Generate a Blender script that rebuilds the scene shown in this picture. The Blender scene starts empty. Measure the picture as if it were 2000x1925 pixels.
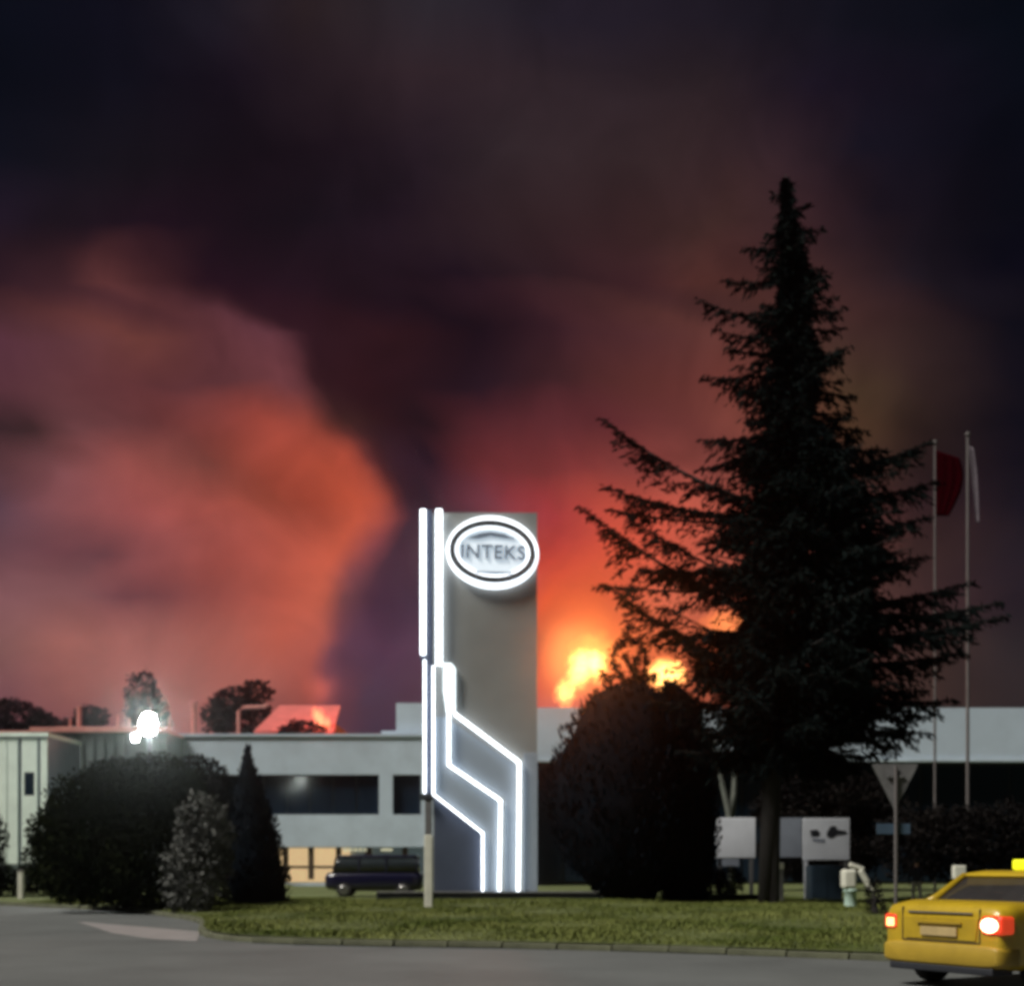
import bpy, bmesh, math, random
import numpy as np
from mathutils import Vector, Matrix, noise as mnoise

random.seed(7)
RNG = np.random.default_rng(7)
S = bpy.context.scene
COL = S.collection
PI = math.pi

# ------------------------------------------------------------------ camera
F = 2400.0            # focal length in pixels of the 2000 px wide photograph
EYE = 1.5
HOR = 1685.0
cam_d = bpy.data.cameras.new("camera")
cam = bpy.data.objects.new("camera", cam_d)
COL.objects.link(cam)
cam.location = (0, 0, EYE)
cam.rotation_euler = (math.radians(90), 0, 0)
cam_d.sensor_width = 36
cam_d.lens = F / 2000 * 36
cam_d.shift_y = (HOR - 962.5) / 2000
cam_d.clip_start = 0.1
cam_d.clip_end = 5000
cam_d.dof.use_dof = True
cam_d.dof.focus_distance = 6.0
cam_d.dof.aperture_fstop = 2.3
S.camera = cam
S.render.resolution_x, S.render.resolution_y = 1024, 985

S.render.engine = 'CYCLES'
S.cycles.use_denoising = True
try:
    S.cycles.denoiser = 'OPENIMAGEDENOISE'
except Exception:
    pass
S.cycles.filter_width = 3.0
S.cycles.max_bounces = 5
S.cycles.volume_bounces = 0
S.cycles.sample_clamp_indirect = 4
S.cycles.volume_step_rate = 2
S.view_settings.view_transform = 'Standard'
S.view_settings.look = 'None'
S.view_settings.gamma = 1
S.view_settings.use_curve_mapping = False
S.view_settings.exposure = 0.0


def lin(c):
    c = c / 255.0
    return c / 12.92 if c <= 0.04045 else ((c + 0.055) / 1.055) ** 2.4


def rgb(r, g, b, a=1.0):
    return (lin(r), lin(g), lin(b), a)


def az(px):
    return math.atan((px - 1000) / F)


# ------------------------------------------------------------------ world: night sky full of fire-lit smoke
SUN_EL, SUN_AZ = math.radians(50), math.radians(242)
world = bpy.data.worlds.new("World")
S.world = world
world.use_nodes = True
nt = world.node_tree
nt.nodes.clear()
N, L = nt.nodes.new, nt.links.new


def wmath(op, a, b=None, c=None):
    n = N('ShaderNodeMath'); n.operation = op
    for i, v in enumerate((a, b, c)):
        if v is None:
            continue
        if isinstance(v, (int, float)):
            n.inputs[i].default_value = v
        else:
            L(v, n.inputs[i])
    return n.outputs[0]


tc = N('ShaderNodeTexCoord')
nz = N('ShaderNodeTexNoise'); nz.inputs['Scale'].default_value = 9.0; nz.inputs['Detail'].default_value = 4.0
nz.inputs['Roughness'].default_value = 0.5
L(tc.outputs['Generated'], nz.inputs['Vector'])
sepn = N('ShaderNodeSeparateXYZ'); L(nz.outputs['Color'], sepn.inputs[0])
sep = N('ShaderNodeSeparateXYZ'); L(tc.outputs['Generated'], sep.inputs[0])
x, y, z = sep.outputs
a0 = wmath('ARCTAN2', x, y)
hyp = wmath('SQRT', wmath('ADD', wmath('MULTIPLY', x, x), wmath('MULTIPLY', y, y)))
t0 = wmath('DIVIDE', z, wmath('MAXIMUM', hyp, 0.02))
acl = wmath('MINIMUM', wmath('ABSOLUTE', a0), 0.5)
t1 = wmath('MULTIPLY', t0, wmath('ADD', wmath('MULTIPLY', wmath('MULTIPLY', acl, acl), 0.52), 1.0))
aw = wmath('ADD', a0, wmath('MULTIPLY', wmath('SUBTRACT', sepn.outputs[0], 0.5), 0.045))
tw = wmath('ADD', t1, wmath('MULTIPLY', wmath('SUBTRACT', sepn.outputs[1], 0.5), 0.05))
AZ0, AZ1 = -1.1, 1.1
# the leaning right edge of the left smoke plume: everything is laid out relative to it
EDGE = [(-700, 480), (30, 480), (300, 450), (420, 380), (480, 320), (540, 320), (600, 450), (650, 560), (700, 575), (750, 590), (830, 648), (910, 700), (990, 746),
        (1035, 760), (1080, 740), (1120, 706), (1170, 684), (1260, 656), (1360, 628), (1470, 615), (1685, 615)]
def edge_px(py):
    for (a, pa), (b, pb) in zip(EDGE[:-1], EDGE[1:]):
        if a <= py <= b: return pa + (pb - pa) * (py - a) / (b - a)
    return EDGE[-1][1]
er = N('ShaderNodeValToRGB'); er.color_ramp.interpolation = 'LINEAR'
te0, te1 = (HOR - 1685) / F, (HOR + 700) / F
ee = er.color_ramp.elements
ee[0].position = 0; ee[1].position = 1
ee[0].color = (edge_px(1685) / 1000,) * 3 + (1,); ee[1].color = (edge_px(-700) / 1000,) * 3 + (1,)
for py_, px_ in EDGE[1:-1]:
    e_ = ee.new(((HOR - py_) / F - te0) / (te1 - te0)); e_.color = (px_ / 1000,) * 3 + (1,)
L(wmath('DIVIDE', wmath('SUBTRACT', tw, te0), te1 - te0), er.inputs[0])
sepe = N('ShaderNodeSeparateColor'); L(er.outputs[0], sepe.inputs[0])
EK = 1000 / F * .96
shift = wmath('MULTIPLY', wmath('SUBTRACT', sepe.outputs[0], .6), EK)
fac = wmath('DIVIDE', wmath('SUBTRACT', wmath('SUBTRACT', aw, shift), AZ0), AZ1 - AZ0)
NAVY = (9, 10, 22)
ROWS = [
    (-700, [(1000, 12, 11, 22)]),
    (30, [(0, 7, 9, 20), (250, 14, 12, 24), (420, 30, 25, 35), (600, 45, 33, 38), (850, 44, 38, 48), (1100, 38, 31, 42),
          (1400, 32, 26, 36), (1650, 17, 16, 26), (1980, 6, 9, 18)]),
    (150, [(0, 7, 9, 20), (250, 14, 12, 23), (450, 24, 15, 26), (620, 40, 28, 34), (800, 50, 36, 44), (1100, 48, 36, 44),
           (1400, 42, 31, 38), (1600, 28, 20, 34), (1980, 8, 10, 20)]),
    (300, [(0, 12, 13, 24), (250, 20, 15, 22), (500, 21, 12, 20), (680, 28, 17, 25), (850, 40, 28, 36), (1000, 50, 38, 45),
           (1300, 54, 38, 42), (1550, 50, 33, 42), (1700, 22, 18, 30), (1980, 9, 9, 20)]),
    (420, [(0, 30, 20, 34), (120, 28, 18, 27), (300, 28, 13, 24), (600, 22, 14, 22), (800, 32, 20, 30), (1000, 50, 34, 40),
           (1200, 54, 34, 38), (1400, 66, 42, 42), (1580, 56, 34, 40), (1720, 26, 18, 28), (1980, 8, 8, 18)]),
    (540, [(0, 48, 26, 38), (120, 66, 36, 44), (190, 96, 52, 50), (270, 70, 36, 42), (400, 34, 14, 26), (700, 32, 17, 26),
           (900, 28, 15, 26), (1050, 46, 28, 36), (1250, 66, 36, 42), (1380, 90, 50, 48), (1600, 66, 40, 42), (1780, 30, 22, 30),
           (1980, 9, 7, 20)]),
    (650, [(0, 92, 52, 62), (150, 102, 58, 60), (260, 124, 68, 60), (400, 104, 56, 58), (520, 98, 54, 60), (600, 44, 20, 30),
           (780, 50, 22, 30), (930, 28, 14, 26), (1080, 54, 28, 38), (1250, 92, 50, 50), (1400, 110, 62, 54), (1600, 72, 46, 44),
           (1800, 46, 30, 32), (1980, 12, 10, 20)]),
    (750, [(0, 92, 52, 58), (100, 104, 60, 62), (250, 106, 56, 56), (420, 100, 54, 56), (560, 122, 66, 68), (620, 44, 20, 28),
           (720, 48, 20, 28), (930, 36, 20, 32), (1100, 62, 32, 38), (1300, 110, 56, 50), (1430, 120, 62, 52), (1650, 74, 54, 40),
           (1800, 50, 34, 34), (1980, 16, 12, 22)]),
    (830, [(0, 54, 34, 40), (50, 60, 38, 42), (150, 112, 66, 66), (300, 108, 56, 54), (420, 142, 68, 60), (520, 180, 80, 64),
           (600, 160, 72, 56), (660, 60, 34, 34), (740, 46, 20, 28), (830, 30, 17, 26), (950, 92, 40, 44), (1200, 98, 44, 46), (1350, 120, 60, 54),
           (1450, 134, 70, 58), (1650, 80, 56, 40), (1780, 42, 28, 26), (1980, 14, 11, 22)]),
    (910, [(0, 84, 52, 60), (110, 128, 76, 76), (250, 150, 78, 70), (400, 128, 68, 58), (500, 170, 76, 58), (620, 200, 86, 60), (670, 196, 84, 60), (700, 120, 56, 52),
           (730, 62, 32, 42), (760, 54, 30, 46), (830, 34, 20, 34), (950, 116, 48, 50), (1150, 136, 56, 54), (1350, 150, 74, 64),
           (1600, 90, 60, 50), (1780, 44, 28, 28), (1980, 18, 13, 24)]),
    (990, [(0, 94, 66, 76), (120, 136, 80, 80), (260, 164, 84, 78), (420, 174, 84, 70), (520, 164, 76, 56), (600, 178, 76, 54),
           (690, 214, 92, 62), (735, 190, 84, 62), (775, 58, 32, 46), (830, 42, 26, 42), (960, 124, 60, 70), (1080, 190, 64, 66), (1200, 210, 84, 64),
           (1400, 200, 96, 74), (1600, 120, 70, 60), (1800, 54, 34, 38), (1980, 24, 18, 28)]),
    (1080, [(0, 116, 76, 82), (120, 118, 70, 74), (200, 108, 64, 68), (320, 164, 86, 80), (450, 184, 88, 74), (560, 186, 86, 66),
            (680, 212, 96, 68), (740, 150, 74, 74), (780, 68, 44, 64), (900, 80, 50, 64), (1050, 220, 70, 56), (1200, 224, 88, 60),
            (1400, 208, 100, 76), (1600, 130, 76, 64), (1800, 66, 44, 44), (1980, 34, 26, 34)]),
    (1170, [(0, 148, 98, 98), (150, 138, 88, 86), (240, 108, 62, 66), (310, 130, 72, 72), (430, 178, 90, 78), (560, 200, 94, 72),
            (640, 204, 98, 72), (690, 110, 66, 70), (740, 66, 42, 66), (830, 60, 40, 64), (950, 100, 60, 80), (1060, 238, 88, 50),
            (1180, 240, 96, 56), (1320, 224, 110, 78), (1500, 200, 100, 76), (1700, 80, 52, 50), (1980, 38, 28, 36)]),
    (1260, [(0, 148, 100, 94), (120, 172, 106, 94), (280, 164, 100, 90), (450, 184, 100, 84), (560, 200, 98, 76), (640, 190, 94, 76),
            (690, 96, 62, 80), (760, 80, 52, 80), (900, 84, 56, 80), (1030, 140, 56, 50), (1090, 196, 80, 56), (1150, 246, 104, 48), (1260, 240, 110, 60),
            (1450, 226, 112, 74), (1650, 96, 62, 56), (1850, 66, 48, 46), (1980, 46, 38, 44)]),
    (1360, [(0, 128, 82, 84), (130, 170, 104, 94), (350, 176, 108, 96), (520, 182, 104, 90), (610, 170, 86, 74), (650, 96, 62, 76), (720, 72, 56, 80),
            (830, 86, 58, 80), (960, 96, 60, 76), (1040, 196, 74, 62), (1150, 224, 100, 72), (1300, 220, 104, 70), (1500, 140, 80, 60),
            (1750, 74, 52, 48), (1980, 52, 42, 46)]),
    (1470, [(0, 96, 58, 68), (300, 140, 80, 80), (600, 120, 70, 74), (720, 72, 56, 80), (900, 90, 64, 84), (1080, 190, 120, 130), (1300, 170, 86, 70),
            (1600, 80, 54, 50), (1980, 48, 40, 44)]),
    (1685, [(0, 30, 22, 30), (1000, 48, 30, 34), (1980, 24, 18, 24)]),
]
prev = None
prev_t = None
for py, stops in ROWS:
    r = N('ShaderNodeValToRGB')
    r.color_ramp.interpolation = 'LINEAR'
    els = r.color_ramp.elements
    dsh = (edge_px(py) / 1000 - .6) * EK
    pts = [(AZ0, NAVY), (-0.75, NAVY)]
    first, last = stops[0], stops[-1]
    if len(stops) > 1:
        pts += [(-0.52, tuple(0.45 * v + 0.55 * n for v, n in zip(first[1:], NAVY)))]
    pts += [(az(s[0]) - dsh, s[1:]) for s in stops]
    if len(stops) > 1:
        pts += [(0.6, tuple(0.3 * v + 0.7 * n for v, n in zip(last[1:], NAVY)))]
    pts += [(0.85, NAVY), (AZ1, NAVY)]
    while len(els) > 1:
        els.remove(els[0])
    for i, (a, c) in enumerate(pts):
        p = (a - AZ0) / (AZ1 - AZ0)
        e = els[0] if i == 0 else els.new(p)
        e.position = min(1, max(0, p))
        e.color = rgb(c[0], c[1], c[2] * (1.04 if c[0] > 90 else .94 if c[0] > 40 else 1))
    L(fac, r.inputs[0])
    t = (HOR - py) / F
    if prev is None:
        prev = r.outputs[0]
    else:
        mr = N('ShaderNodeMapRange'); mr.interpolation_type = 'LINEAR'; mr.clamp = True
        L(tw, mr.inputs[0])
        mr.inputs[1].default_value = prev_t; mr.inputs[2].default_value = t
        mr.inputs[3].default_value = 0; mr.inputs[4].default_value = 1
        mx = N('ShaderNodeMix'); mx.data_type = 'RGBA'
        L(mr.outputs[0], mx.inputs[0]); L(prev, mx.inputs[6]); L(r.outputs[0], mx.inputs[7])
        prev = mx.outputs[2]
    prev_t = t
# billows: uneven density of the smoke
nb = N('ShaderNodeTexNoise'); nb.inputs['Scale'].default_value = 12; nb.inputs['Detail'].default_value = 7; nb.inputs['Roughness'].default_value = 0.55
nb.inputs['Distortion'].default_value = 0.6
L(tc.outputs['Generated'], nb.inputs['Vector'])
mb = N('ShaderNodeMapRange'); L(nb.outputs[0], mb.inputs[0])
mb.inputs[1].default_value = 0.3; mb.inputs[2].default_value = 0.7; mb.inputs[3].default_value = 0.76; mb.inputs[4].default_value = 1.22
mulc = N('ShaderNodeMix'); mulc.data_type = 'RGBA'; mulc.blend_type = 'MULTIPLY'; mulc.inputs[0].default_value = 1
L(prev, mulc.inputs[6]); L(mb.outputs[0], mulc.inputs[7])
bg = N('ShaderNodeBackground'); bg.inputs[1].default_value = 0.86
L(mulc.outputs[2], bg.inputs[0])
skyt = N('ShaderNodeTexSky'); skyt.sky_type = 'NISHITA'; skyt.sun_disc = False
skyt.sun_elevation = SUN_EL; skyt.sun_rotation = SUN_AZ
bg2 = N('ShaderNodeBackground'); bg2.inputs[1].default_value = 0.0005
L(skyt.outputs[0], bg2.inputs[0])
adds = N('ShaderNodeAddShader'); L(bg.outputs[0], adds.inputs[0]); L(bg2.outputs[0], adds.inputs[1])
wo = N('ShaderNodeOutputWorld'); L(adds.outputs[0], wo.inputs[0])
world.cycles.sampling_method = 'MANUAL'
world.cycles.sample_map_resolution = 512

# weak ambient town light from behind the viewer
sd = bpy.data.lights.new("sun", 'SUN')
sd.energy = 4.6
sd.angle = math.radians(14)
sd.color = (1.0, 0.95, 0.86)
sun = bpy.data.objects.new("sun", sd)
COL.objects.link(sun)
dirv = Vector((math.sin(SUN_AZ) * math.cos(SUN_EL), math.cos(SUN_AZ) * math.cos(SUN_EL), math.sin(SUN_EL)))
sun.rotation_euler = dirv.to_track_quat('Z', 'Y').to_euler()


# ------------------------------------------------------------------ helpers
def P(px, py, Y):
    """a measured direction in the photograph, taken to a chosen real distance"""
    return Vector(((px - 1000) * Y / F, Y, EYE + (HOR - py) * Y / F))


def X(px, Y): return (px - 1000) * Y / F
def Z(py, Y): return EYE + (HOR - py) * Y / F
def G(px, py):
    Y = EYE * F / (py - HOR)
    return Vector(((px - 1000) * Y / F, Y, 0))


def mat(name, color, rough=0.7, metal=0.0, emit=None, es=0.0, nscale=3.0, var=0.25, bump=0.0, bscale=20.0, spec=0.5, color2=None, coat=0.0):
    m = bpy.data.materials.new(name); m.use_nodes = True
    t = m.node_tree; b = t.nodes['Principled BSDF']
    b.inputs['Roughness'].default_value = rough
    b.inputs['Metallic'].default_value = metal
    b.inputs['Specular IOR Level'].default_value = spec
    b.inputs['Coat Weight'].default_value = coat
    tcn = t.nodes.new('ShaderNodeTexCoord')
    n = t.nodes.new('ShaderNodeTexNoise'); n.inputs['Scale'].default_value = nscale; n.inputs['Detail'].default_value = 6
    n.inputs['Roughness'].default_value = 0.65
    t.links.new(tcn.outputs['Object'], n.inputs['Vector'])
    mr = t.nodes.new('ShaderNodeMapRange'); mr.inputs[1].default_value = 0.3; mr.inputs[2].default_value = 0.7
    t.links.new(n.outputs[0], mr.inputs[0])
    mx = t.nodes.new('ShaderNodeMix'); mx.data_type = 'RGBA'
    t.links.new(mr.outputs[0], mx.inputs[0])
    c = color[:3]
    c2 = color2[:3] if color2 else tuple(min(1, v * (1 + var)) for v in c)
    c1 = c if color2 else tuple(v * (1 - var) for v in c)
    mx.inputs[6].default_value = (*c1, 1); mx.inputs[7].default_value = (*c2, 1)
    t.links.new(mx.outputs[2], b.inputs['Base Color'])
    if bump:
        n2 = t.nodes.new('ShaderNodeTexNoise'); n2.inputs['Scale'].default_value = bscale; n2.inputs['Detail'].default_value = 4
        t.links.new(tcn.outputs['Object'], n2.inputs['Vector'])
        bp = t.nodes.new('ShaderNodeBump'); bp.inputs['Strength'].default_value = bump; bp.inputs['Distance'].default_value = 0.05
        t.links.new(n2.outputs[0], bp.inputs['Height']); t.links.new(bp.outputs[0], b.inputs['Normal'])
    if emit:
        b.inputs['Emission Color'].default_value = (*emit[:3], 1)
        b.inputs['Emission Strength'].default_value = es
    return m


M = {}
M['asphalt'] = mat('asphalt', (.108, .115, .115), .62, nscale=.35, var=.22, bump=.4, bscale=40)
M['soil'] = mat('soil', (.03, .034, .022), .95, nscale=.6, var=.4)
M['paving'] = mat('paving', (.21, .195, .195), .85, nscale=2, var=.15, bump=.2)
M['kerb'] = mat('kerb', (.085, .09, .055), .9, nscale=3, var=.3, bump=.3)
M['turf'] = mat('turf', (.045, .060, .012), .95, nscale=.3, color2=(.12, .14, .045))
M['blade'] = mat('blade', (.055, .080, .012), .8, nscale=.3, color2=(.20, .215, .07), spec=.1)
M['white'] = mat('white_wall', (.50, .595, .69), .75, nscale=.35, var=.16, bump=.05)
M['white2'] = mat('fascia_panel', (.47, .56, .66), .6, nscale=.25, var=.10)
M['darkglass'] = mat('dark_glass', (.008, .016, .028), .12, nscale=.2, var=.2, spec=.4)
M['darkclad'] = mat('dark_cladding', (.008, .010, .018), .5, nscale=.5, var=.3)
M['frame'] = mat('window_frame', (.03, .035, .04), .5)
M['brown'] = mat('brown_post', (.05, .030, .018), .6)
M['warm'] = mat('lit_room', (.45, .36, .22), .8, emit=(.66, .46, .24), es=.95, nscale=.8, var=.3)
M['warmlamp'] = mat('warm_lamp', (.5, .5, .4), .5, emit=(1, .95, .65), es=.5)
M['teal'] = mat('teal_cladding', (.10, .13, .13), .6, nscale=.8, var=.2)
M['cabin'] = mat('cabin_panel', (.74, .84, .78), .5, nscale=.8, var=.1)
M['fire_tint_metal'] = mat('fire_tinted_metal', (.55, .22, .19), .6, nscale=2, var=.2)  # pink of the firelight is put into the metal's base colour
M['fire_tint_roof'] = mat('fire_tinted_roof', (.50, .13, .12), .7, nscale=1, var=.2)  # the fire's red glow is painted into the shed's roof and wall colour
M['panel'] = mat('sign_panel', (.24, .25, .245), .45, metal=.0, nscale=.25, var=.12)
M['panelblue'] = mat('sign_panel_blue', (.060, .075, .115), .4, nscale=.3, var=.2)
M['panellight'] = mat('sign_panel_light', (.27, .32, .38), .45, nscale=.3, var=.1)
M['led'] = mat('led_white', (.9, .9, .9), .4, emit=(.86, .93, 1.0), es=3.6, var=.0)
M['halo'] = mat('logo_halo', (.9, .9, .9), .4, emit=(.86, .93, 1.0), es=2.0, var=.0)
M['ledsoft'] = mat('led_soft', (.9, .9, .9), .4, emit=(.80, .93, 1.0), es=1.5, var=.0)
M['logoface'] = mat('logo_face', (.8, .85, .9), .5, emit=(.74, .88, 1.0), es=.62, var=.03)
M['logodark'] = mat('logo_ring', (.035, .045, .05), .5)
M['letter'] = mat('letter_grey', (.05, .07, .10), .5, emit=(.30, .38, .48), es=.25)
M['flood'] = mat('flood_led', (1, 1, 1), .4, emit=(.90, 1.0, .94), es=240, var=0)
M['metal'] = mat('galvanised', (.17, .17, .175), .5, metal=.3, nscale=4, var=.25)
M['pole'] = mat('pole_paint', (.11, .10, .10), .5, nscale=2, var=.15)
M['whitepaint'] = mat('white_paint', (.62, .62, .54), .55, nscale=3, var=.12)
M['greenpaint'] = mat('pale_green_paint', (.38, .52, .46), .55, nscale=5, var=.15)
M['board'] = mat('board_white', (.66, .69, .76), .6, nscale=1.5, var=.08)
M['boardgrey'] = mat('board_grey', (.24, .27, .33), .6, nscale=1.5, var=.1)
M['navybox'] = mat('navy_cabinet', (.05, .085, .13), .5, nscale=2, var=.2)
M['black'] = mat('black_mark', (.012, .014, .02), .6)
M['redcloth'] = mat('red_cloth', (.022, .0003, .002), 1.0, spec=.0)
M['whitecloth'] = mat('white_cloth', (.14, .12, .14), 1.0, spec=.0)
M['yellow'] = mat('taxi_yellow', (.41, .278, .014), .38, nscale=1.8, var=.2, coat=.4)
M['bumper'] = mat('taxi_bumper', (.33, .22, .02), .5, nscale=2, var=.15)
M['taxisign'] = mat('taxi_roof_sign', (.7, .7, .02), .4, emit=(.75, .75, .01), es=.75)
M['carglass'] = mat('car_glass', (.03, .028, .028), .08, nscale=3, var=.3)
M['tyre'] = mat('tyre', (.012, .012, .012), .9)
M['rim'] = mat('rim', (.3, .3, .3), .35, metal=.8)
M['brake'] = mat('brake_lamp', (.8, .1, .05), .3, emit=(1.0, .34, .20), es=11)
M['brakered'] = mat('brake_red', (.7, .04, .02), .3, emit=(1.0, .08, .02), es=.45)
M['tail'] = mat('tail_lamp', (.8, .3, .05), .3, emit=(1.0, .55, .20), es=3.2)
M['plate'] = mat('number_plate', (.40, .30, .14), .5)
M['bluecar'] = mat('dark_blue_paint', (.004, .004, .022), .3, nscale=1, var=.2, coat=.5)
M['vanglass'] = mat('van_glass', (.02, .026, .03), .15, nscale=1)
M['bark'] = mat('bark', (.010, .008, .008), .9, nscale=4, var=.4, bump=.5)
M['palebark'] = mat('pale_bark', (.10, .11, .095), .9, nscale=5, var=.3, bump=.4)
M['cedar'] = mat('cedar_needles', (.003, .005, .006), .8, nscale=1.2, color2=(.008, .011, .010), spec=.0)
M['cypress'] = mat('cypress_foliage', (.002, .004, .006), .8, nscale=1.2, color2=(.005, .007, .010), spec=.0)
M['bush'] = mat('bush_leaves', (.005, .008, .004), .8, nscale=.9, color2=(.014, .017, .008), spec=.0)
M['greybush'] = mat('silver_leaves', (.003, .004, .005), .8, nscale=1.1, color2=(.17, .175, .165), spec=.1)
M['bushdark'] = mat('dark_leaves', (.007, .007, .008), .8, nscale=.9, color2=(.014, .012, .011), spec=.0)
M['leafpale'] = mat('pale_leaves', (.05, .06, .05), .8, nscale=2, color2=(.20, .22, .19), spec=.2)
M['fartree'] = mat('far_tree', (.012, .011, .016), .9, nscale=.5, color2=(.018, .013, .018), spec=.0)
M['skin'] = mat('skin', (.42, .22, .17), .6)
M['shirt'] = mat('dark_shirt', (.012, .014, .03), .8)
M['trouser'] = mat('pale_trousers', (.5, .46, .44), .8)


def add_mesh(name, verts, faces, material, parent=None, smooth=False):
    me = bpy.data.meshes.new(name)
    me.from_pydata([tuple(v) for v in verts], [], faces)
    me.update()
    if smooth:
        me.polygons.foreach_set('use_smooth', [True] * len(me.polygons))
    me.materials.append(material)
    o = bpy.data.objects.new(name, me); COL.objects.link(o)
    if parent:
        o.parent = parent
    return o


def obj(name, bm, material, parent=None, smooth=False):
    me = bpy.data.meshes.new(name); bm.to_mesh(me); bm.free()
    if smooth:
        me.polygons.foreach_set('use_smooth', [True] * len(me.polygons))
    for mm in (material if isinstance(material, (list, tuple)) else [material]):
        me.materials.append(mm)
    o = bpy.data.objects.new(name, me); COL.objects.link(o)
    if parent:
        o.parent = parent
    return o


def tag(o, label=None, cat=None, group=None, kind=None):
    if label: o['label'] = label
    if cat: o['category'] = cat
    if group: o['group'] = group
    if kind: o['kind'] = kind
    return o


def thing(name, label, cat, loc=(0, 0, 0), rz=0, group=None):
    e = bpy.data.objects.new(name, None); COL.objects.link(e)
    e.location = loc; e.rotation_euler = (0, 0, rz)
    e.empty_display_size = .3
    return tag(e, label, cat, group)


def box(bm, x0, x1, y0, y1, z0, z1, bevel=0.0):
    r = bmesh.ops.create_cube(bm, size=1)
    vs = r['verts']
    bmesh.ops.scale(bm, vec=(x1 - x0, y1 - y0, z1 - z0), verts=vs)
    bmesh.ops.translate(bm, vec=((x0 + x1) / 2, (y0 + y1) / 2, (z0 + z1) / 2), verts=vs)
    if bevel:
        es = list({e for v in vs for e in v.link_edges})
        bmesh.ops.bevel(bm, geom=es, offset=bevel, segments=2, affect='EDGES', profile=.5)
    return bm


def bx(x0, x1, y0, y1, z0, z1, bevel=0.0):
    return box(bmesh.new(), x0, x1, y0, y1, z0, z1, bevel)


def tube(bm, pts, radii, n=8, cap=True):
    pts = [Vector(p) for p in pts]
    if not isinstance(radii, (list, tuple)):
        radii = [radii] * len(pts)
    rings = []
    for i, p in enumerate(pts):
        d = (pts[min(i + 1, len(pts) - 1)] - pts[max(i - 1, 0)]).normalized()
        up = Vector((0, 0, 1)) if abs(d.z) < .9 else Vector((1, 0, 0))
        a = d.cross(up).normalized(); b = d.cross(a).normalized()
        rings.append([bm.verts.new(p + (a * math.cos(2 * PI * k / n) + b * math.sin(2 * PI * k / n)) * radii[i]) for k in range(n)])
    for i in range(len(rings) - 1):
        for k in range(n):
            bm.faces.new((rings[i][k], rings[i][(k + 1) % n], rings[i + 1][(k + 1) % n], rings[i + 1][k]))
    if cap:
        bm.faces.new(rings[0][::-1]); bm.faces.new(rings[-1])
    return bm


def prism(bm, pts, y0, y1):
    """polygon in XZ extruded along Y"""
    a = [bm.verts.new((p[0], y0, p[1])) for p in pts]
    b = [bm.verts.new((p[0], y1, p[1])) for p in pts]
    n = len(pts)
    bm.faces.new(a); bm.faces.new(b[::-1])
    for i in range(n):
        bm.faces.new((a[i], b[i], b[(i + 1) % n], a[(i + 1) % n]))
    bmesh.ops.recalc_face_normals(bm, faces=bm.faces)
    return bm


def loft(rings, closed_caps=True):
    bm = bmesh.new()
    R = [[bm.verts.new(v) for v in r] for r in rings]
    n = len(R[0])
    for i in range(len(R) - 1):
        for k in range(n):
            bm.faces.new((R[i][k], R[i][(k + 1) % n], R[i + 1][(k + 1) % n], R[i + 1][k]))
    if closed_caps:
        bm.faces.new(R[0][::-1]); bm.faces.new(R[-1])
    bmesh.ops.recalc_face_normals(bm, faces=bm.faces)
    return bm


def lathe(bm, prof, n=20, c=(0, 0)):
    rings = []
    for r, zz in prof:
        rings.append([bm.verts.new((c[0] + r * math.cos(2 * PI * k / n), c[1] + r * math.sin(2 * PI * k / n), zz)) for k in range(n)])
    for i in range(len(rings) - 1):
        for k in range(n):
            bm.faces.new((rings[i][k], rings[i][(k + 1) % n], rings[i + 1][(k + 1) % n], rings[i + 1][k]))
    bm.faces.new(rings[0][::-1]); bm.faces.new(rings[-1])
    return bm


def leaf_cloud(C, U, ln, wd, name, material, parent):
    """C centres (n,3), U long-axis unit vectors (n,3): one slim quad leaf spray each"""
    n = len(C)
    R = RNG.normal(size=(n, 3))
    Sd = np.cross(U, R); Sd /= np.linalg.norm(Sd, axis=1)[:, None] + 1e-9
    ln = np.asarray(ln).reshape(-1, 1) * np.ones((n, 1)); wd = np.asarray(wd).reshape(-1, 1) * np.ones((n, 1))
    V = np.empty((n, 4, 3))
    V[:, 0] = C - U * ln * .5
    V[:, 1] = C + Sd * wd * .5
    V[:, 2] = C + U * ln * .5
    V[:, 3] = C - Sd * wd * .5
    V = V.reshape(-1, 3)
    me = bpy.data.meshes.new(name)
    me.vertices.add(n * 4); me.vertices.foreach_set('co', V.astype(np.float32).ravel())
    me.loops.add(n * 4); me.loops.foreach_set('vertex_index', np.arange(n * 4, dtype=np.int32))
    me.polygons.add(n); me.polygons.foreach_set('loop_start', np.arange(0, n * 4, 4, dtype=np.int32))
    me.polygons.foreach_set('loop_total', np.full(n, 4, dtype=np.int32))
    me.update(calc_edges=True)
    me.materials.append(material)
    o = bpy.data.objects.new(name, me); COL.objects.link(o)
    o.parent = parent
    return o


def unit(a): return a / (np.linalg.norm(a, axis=1)[:, None] + 1e-9)


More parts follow.
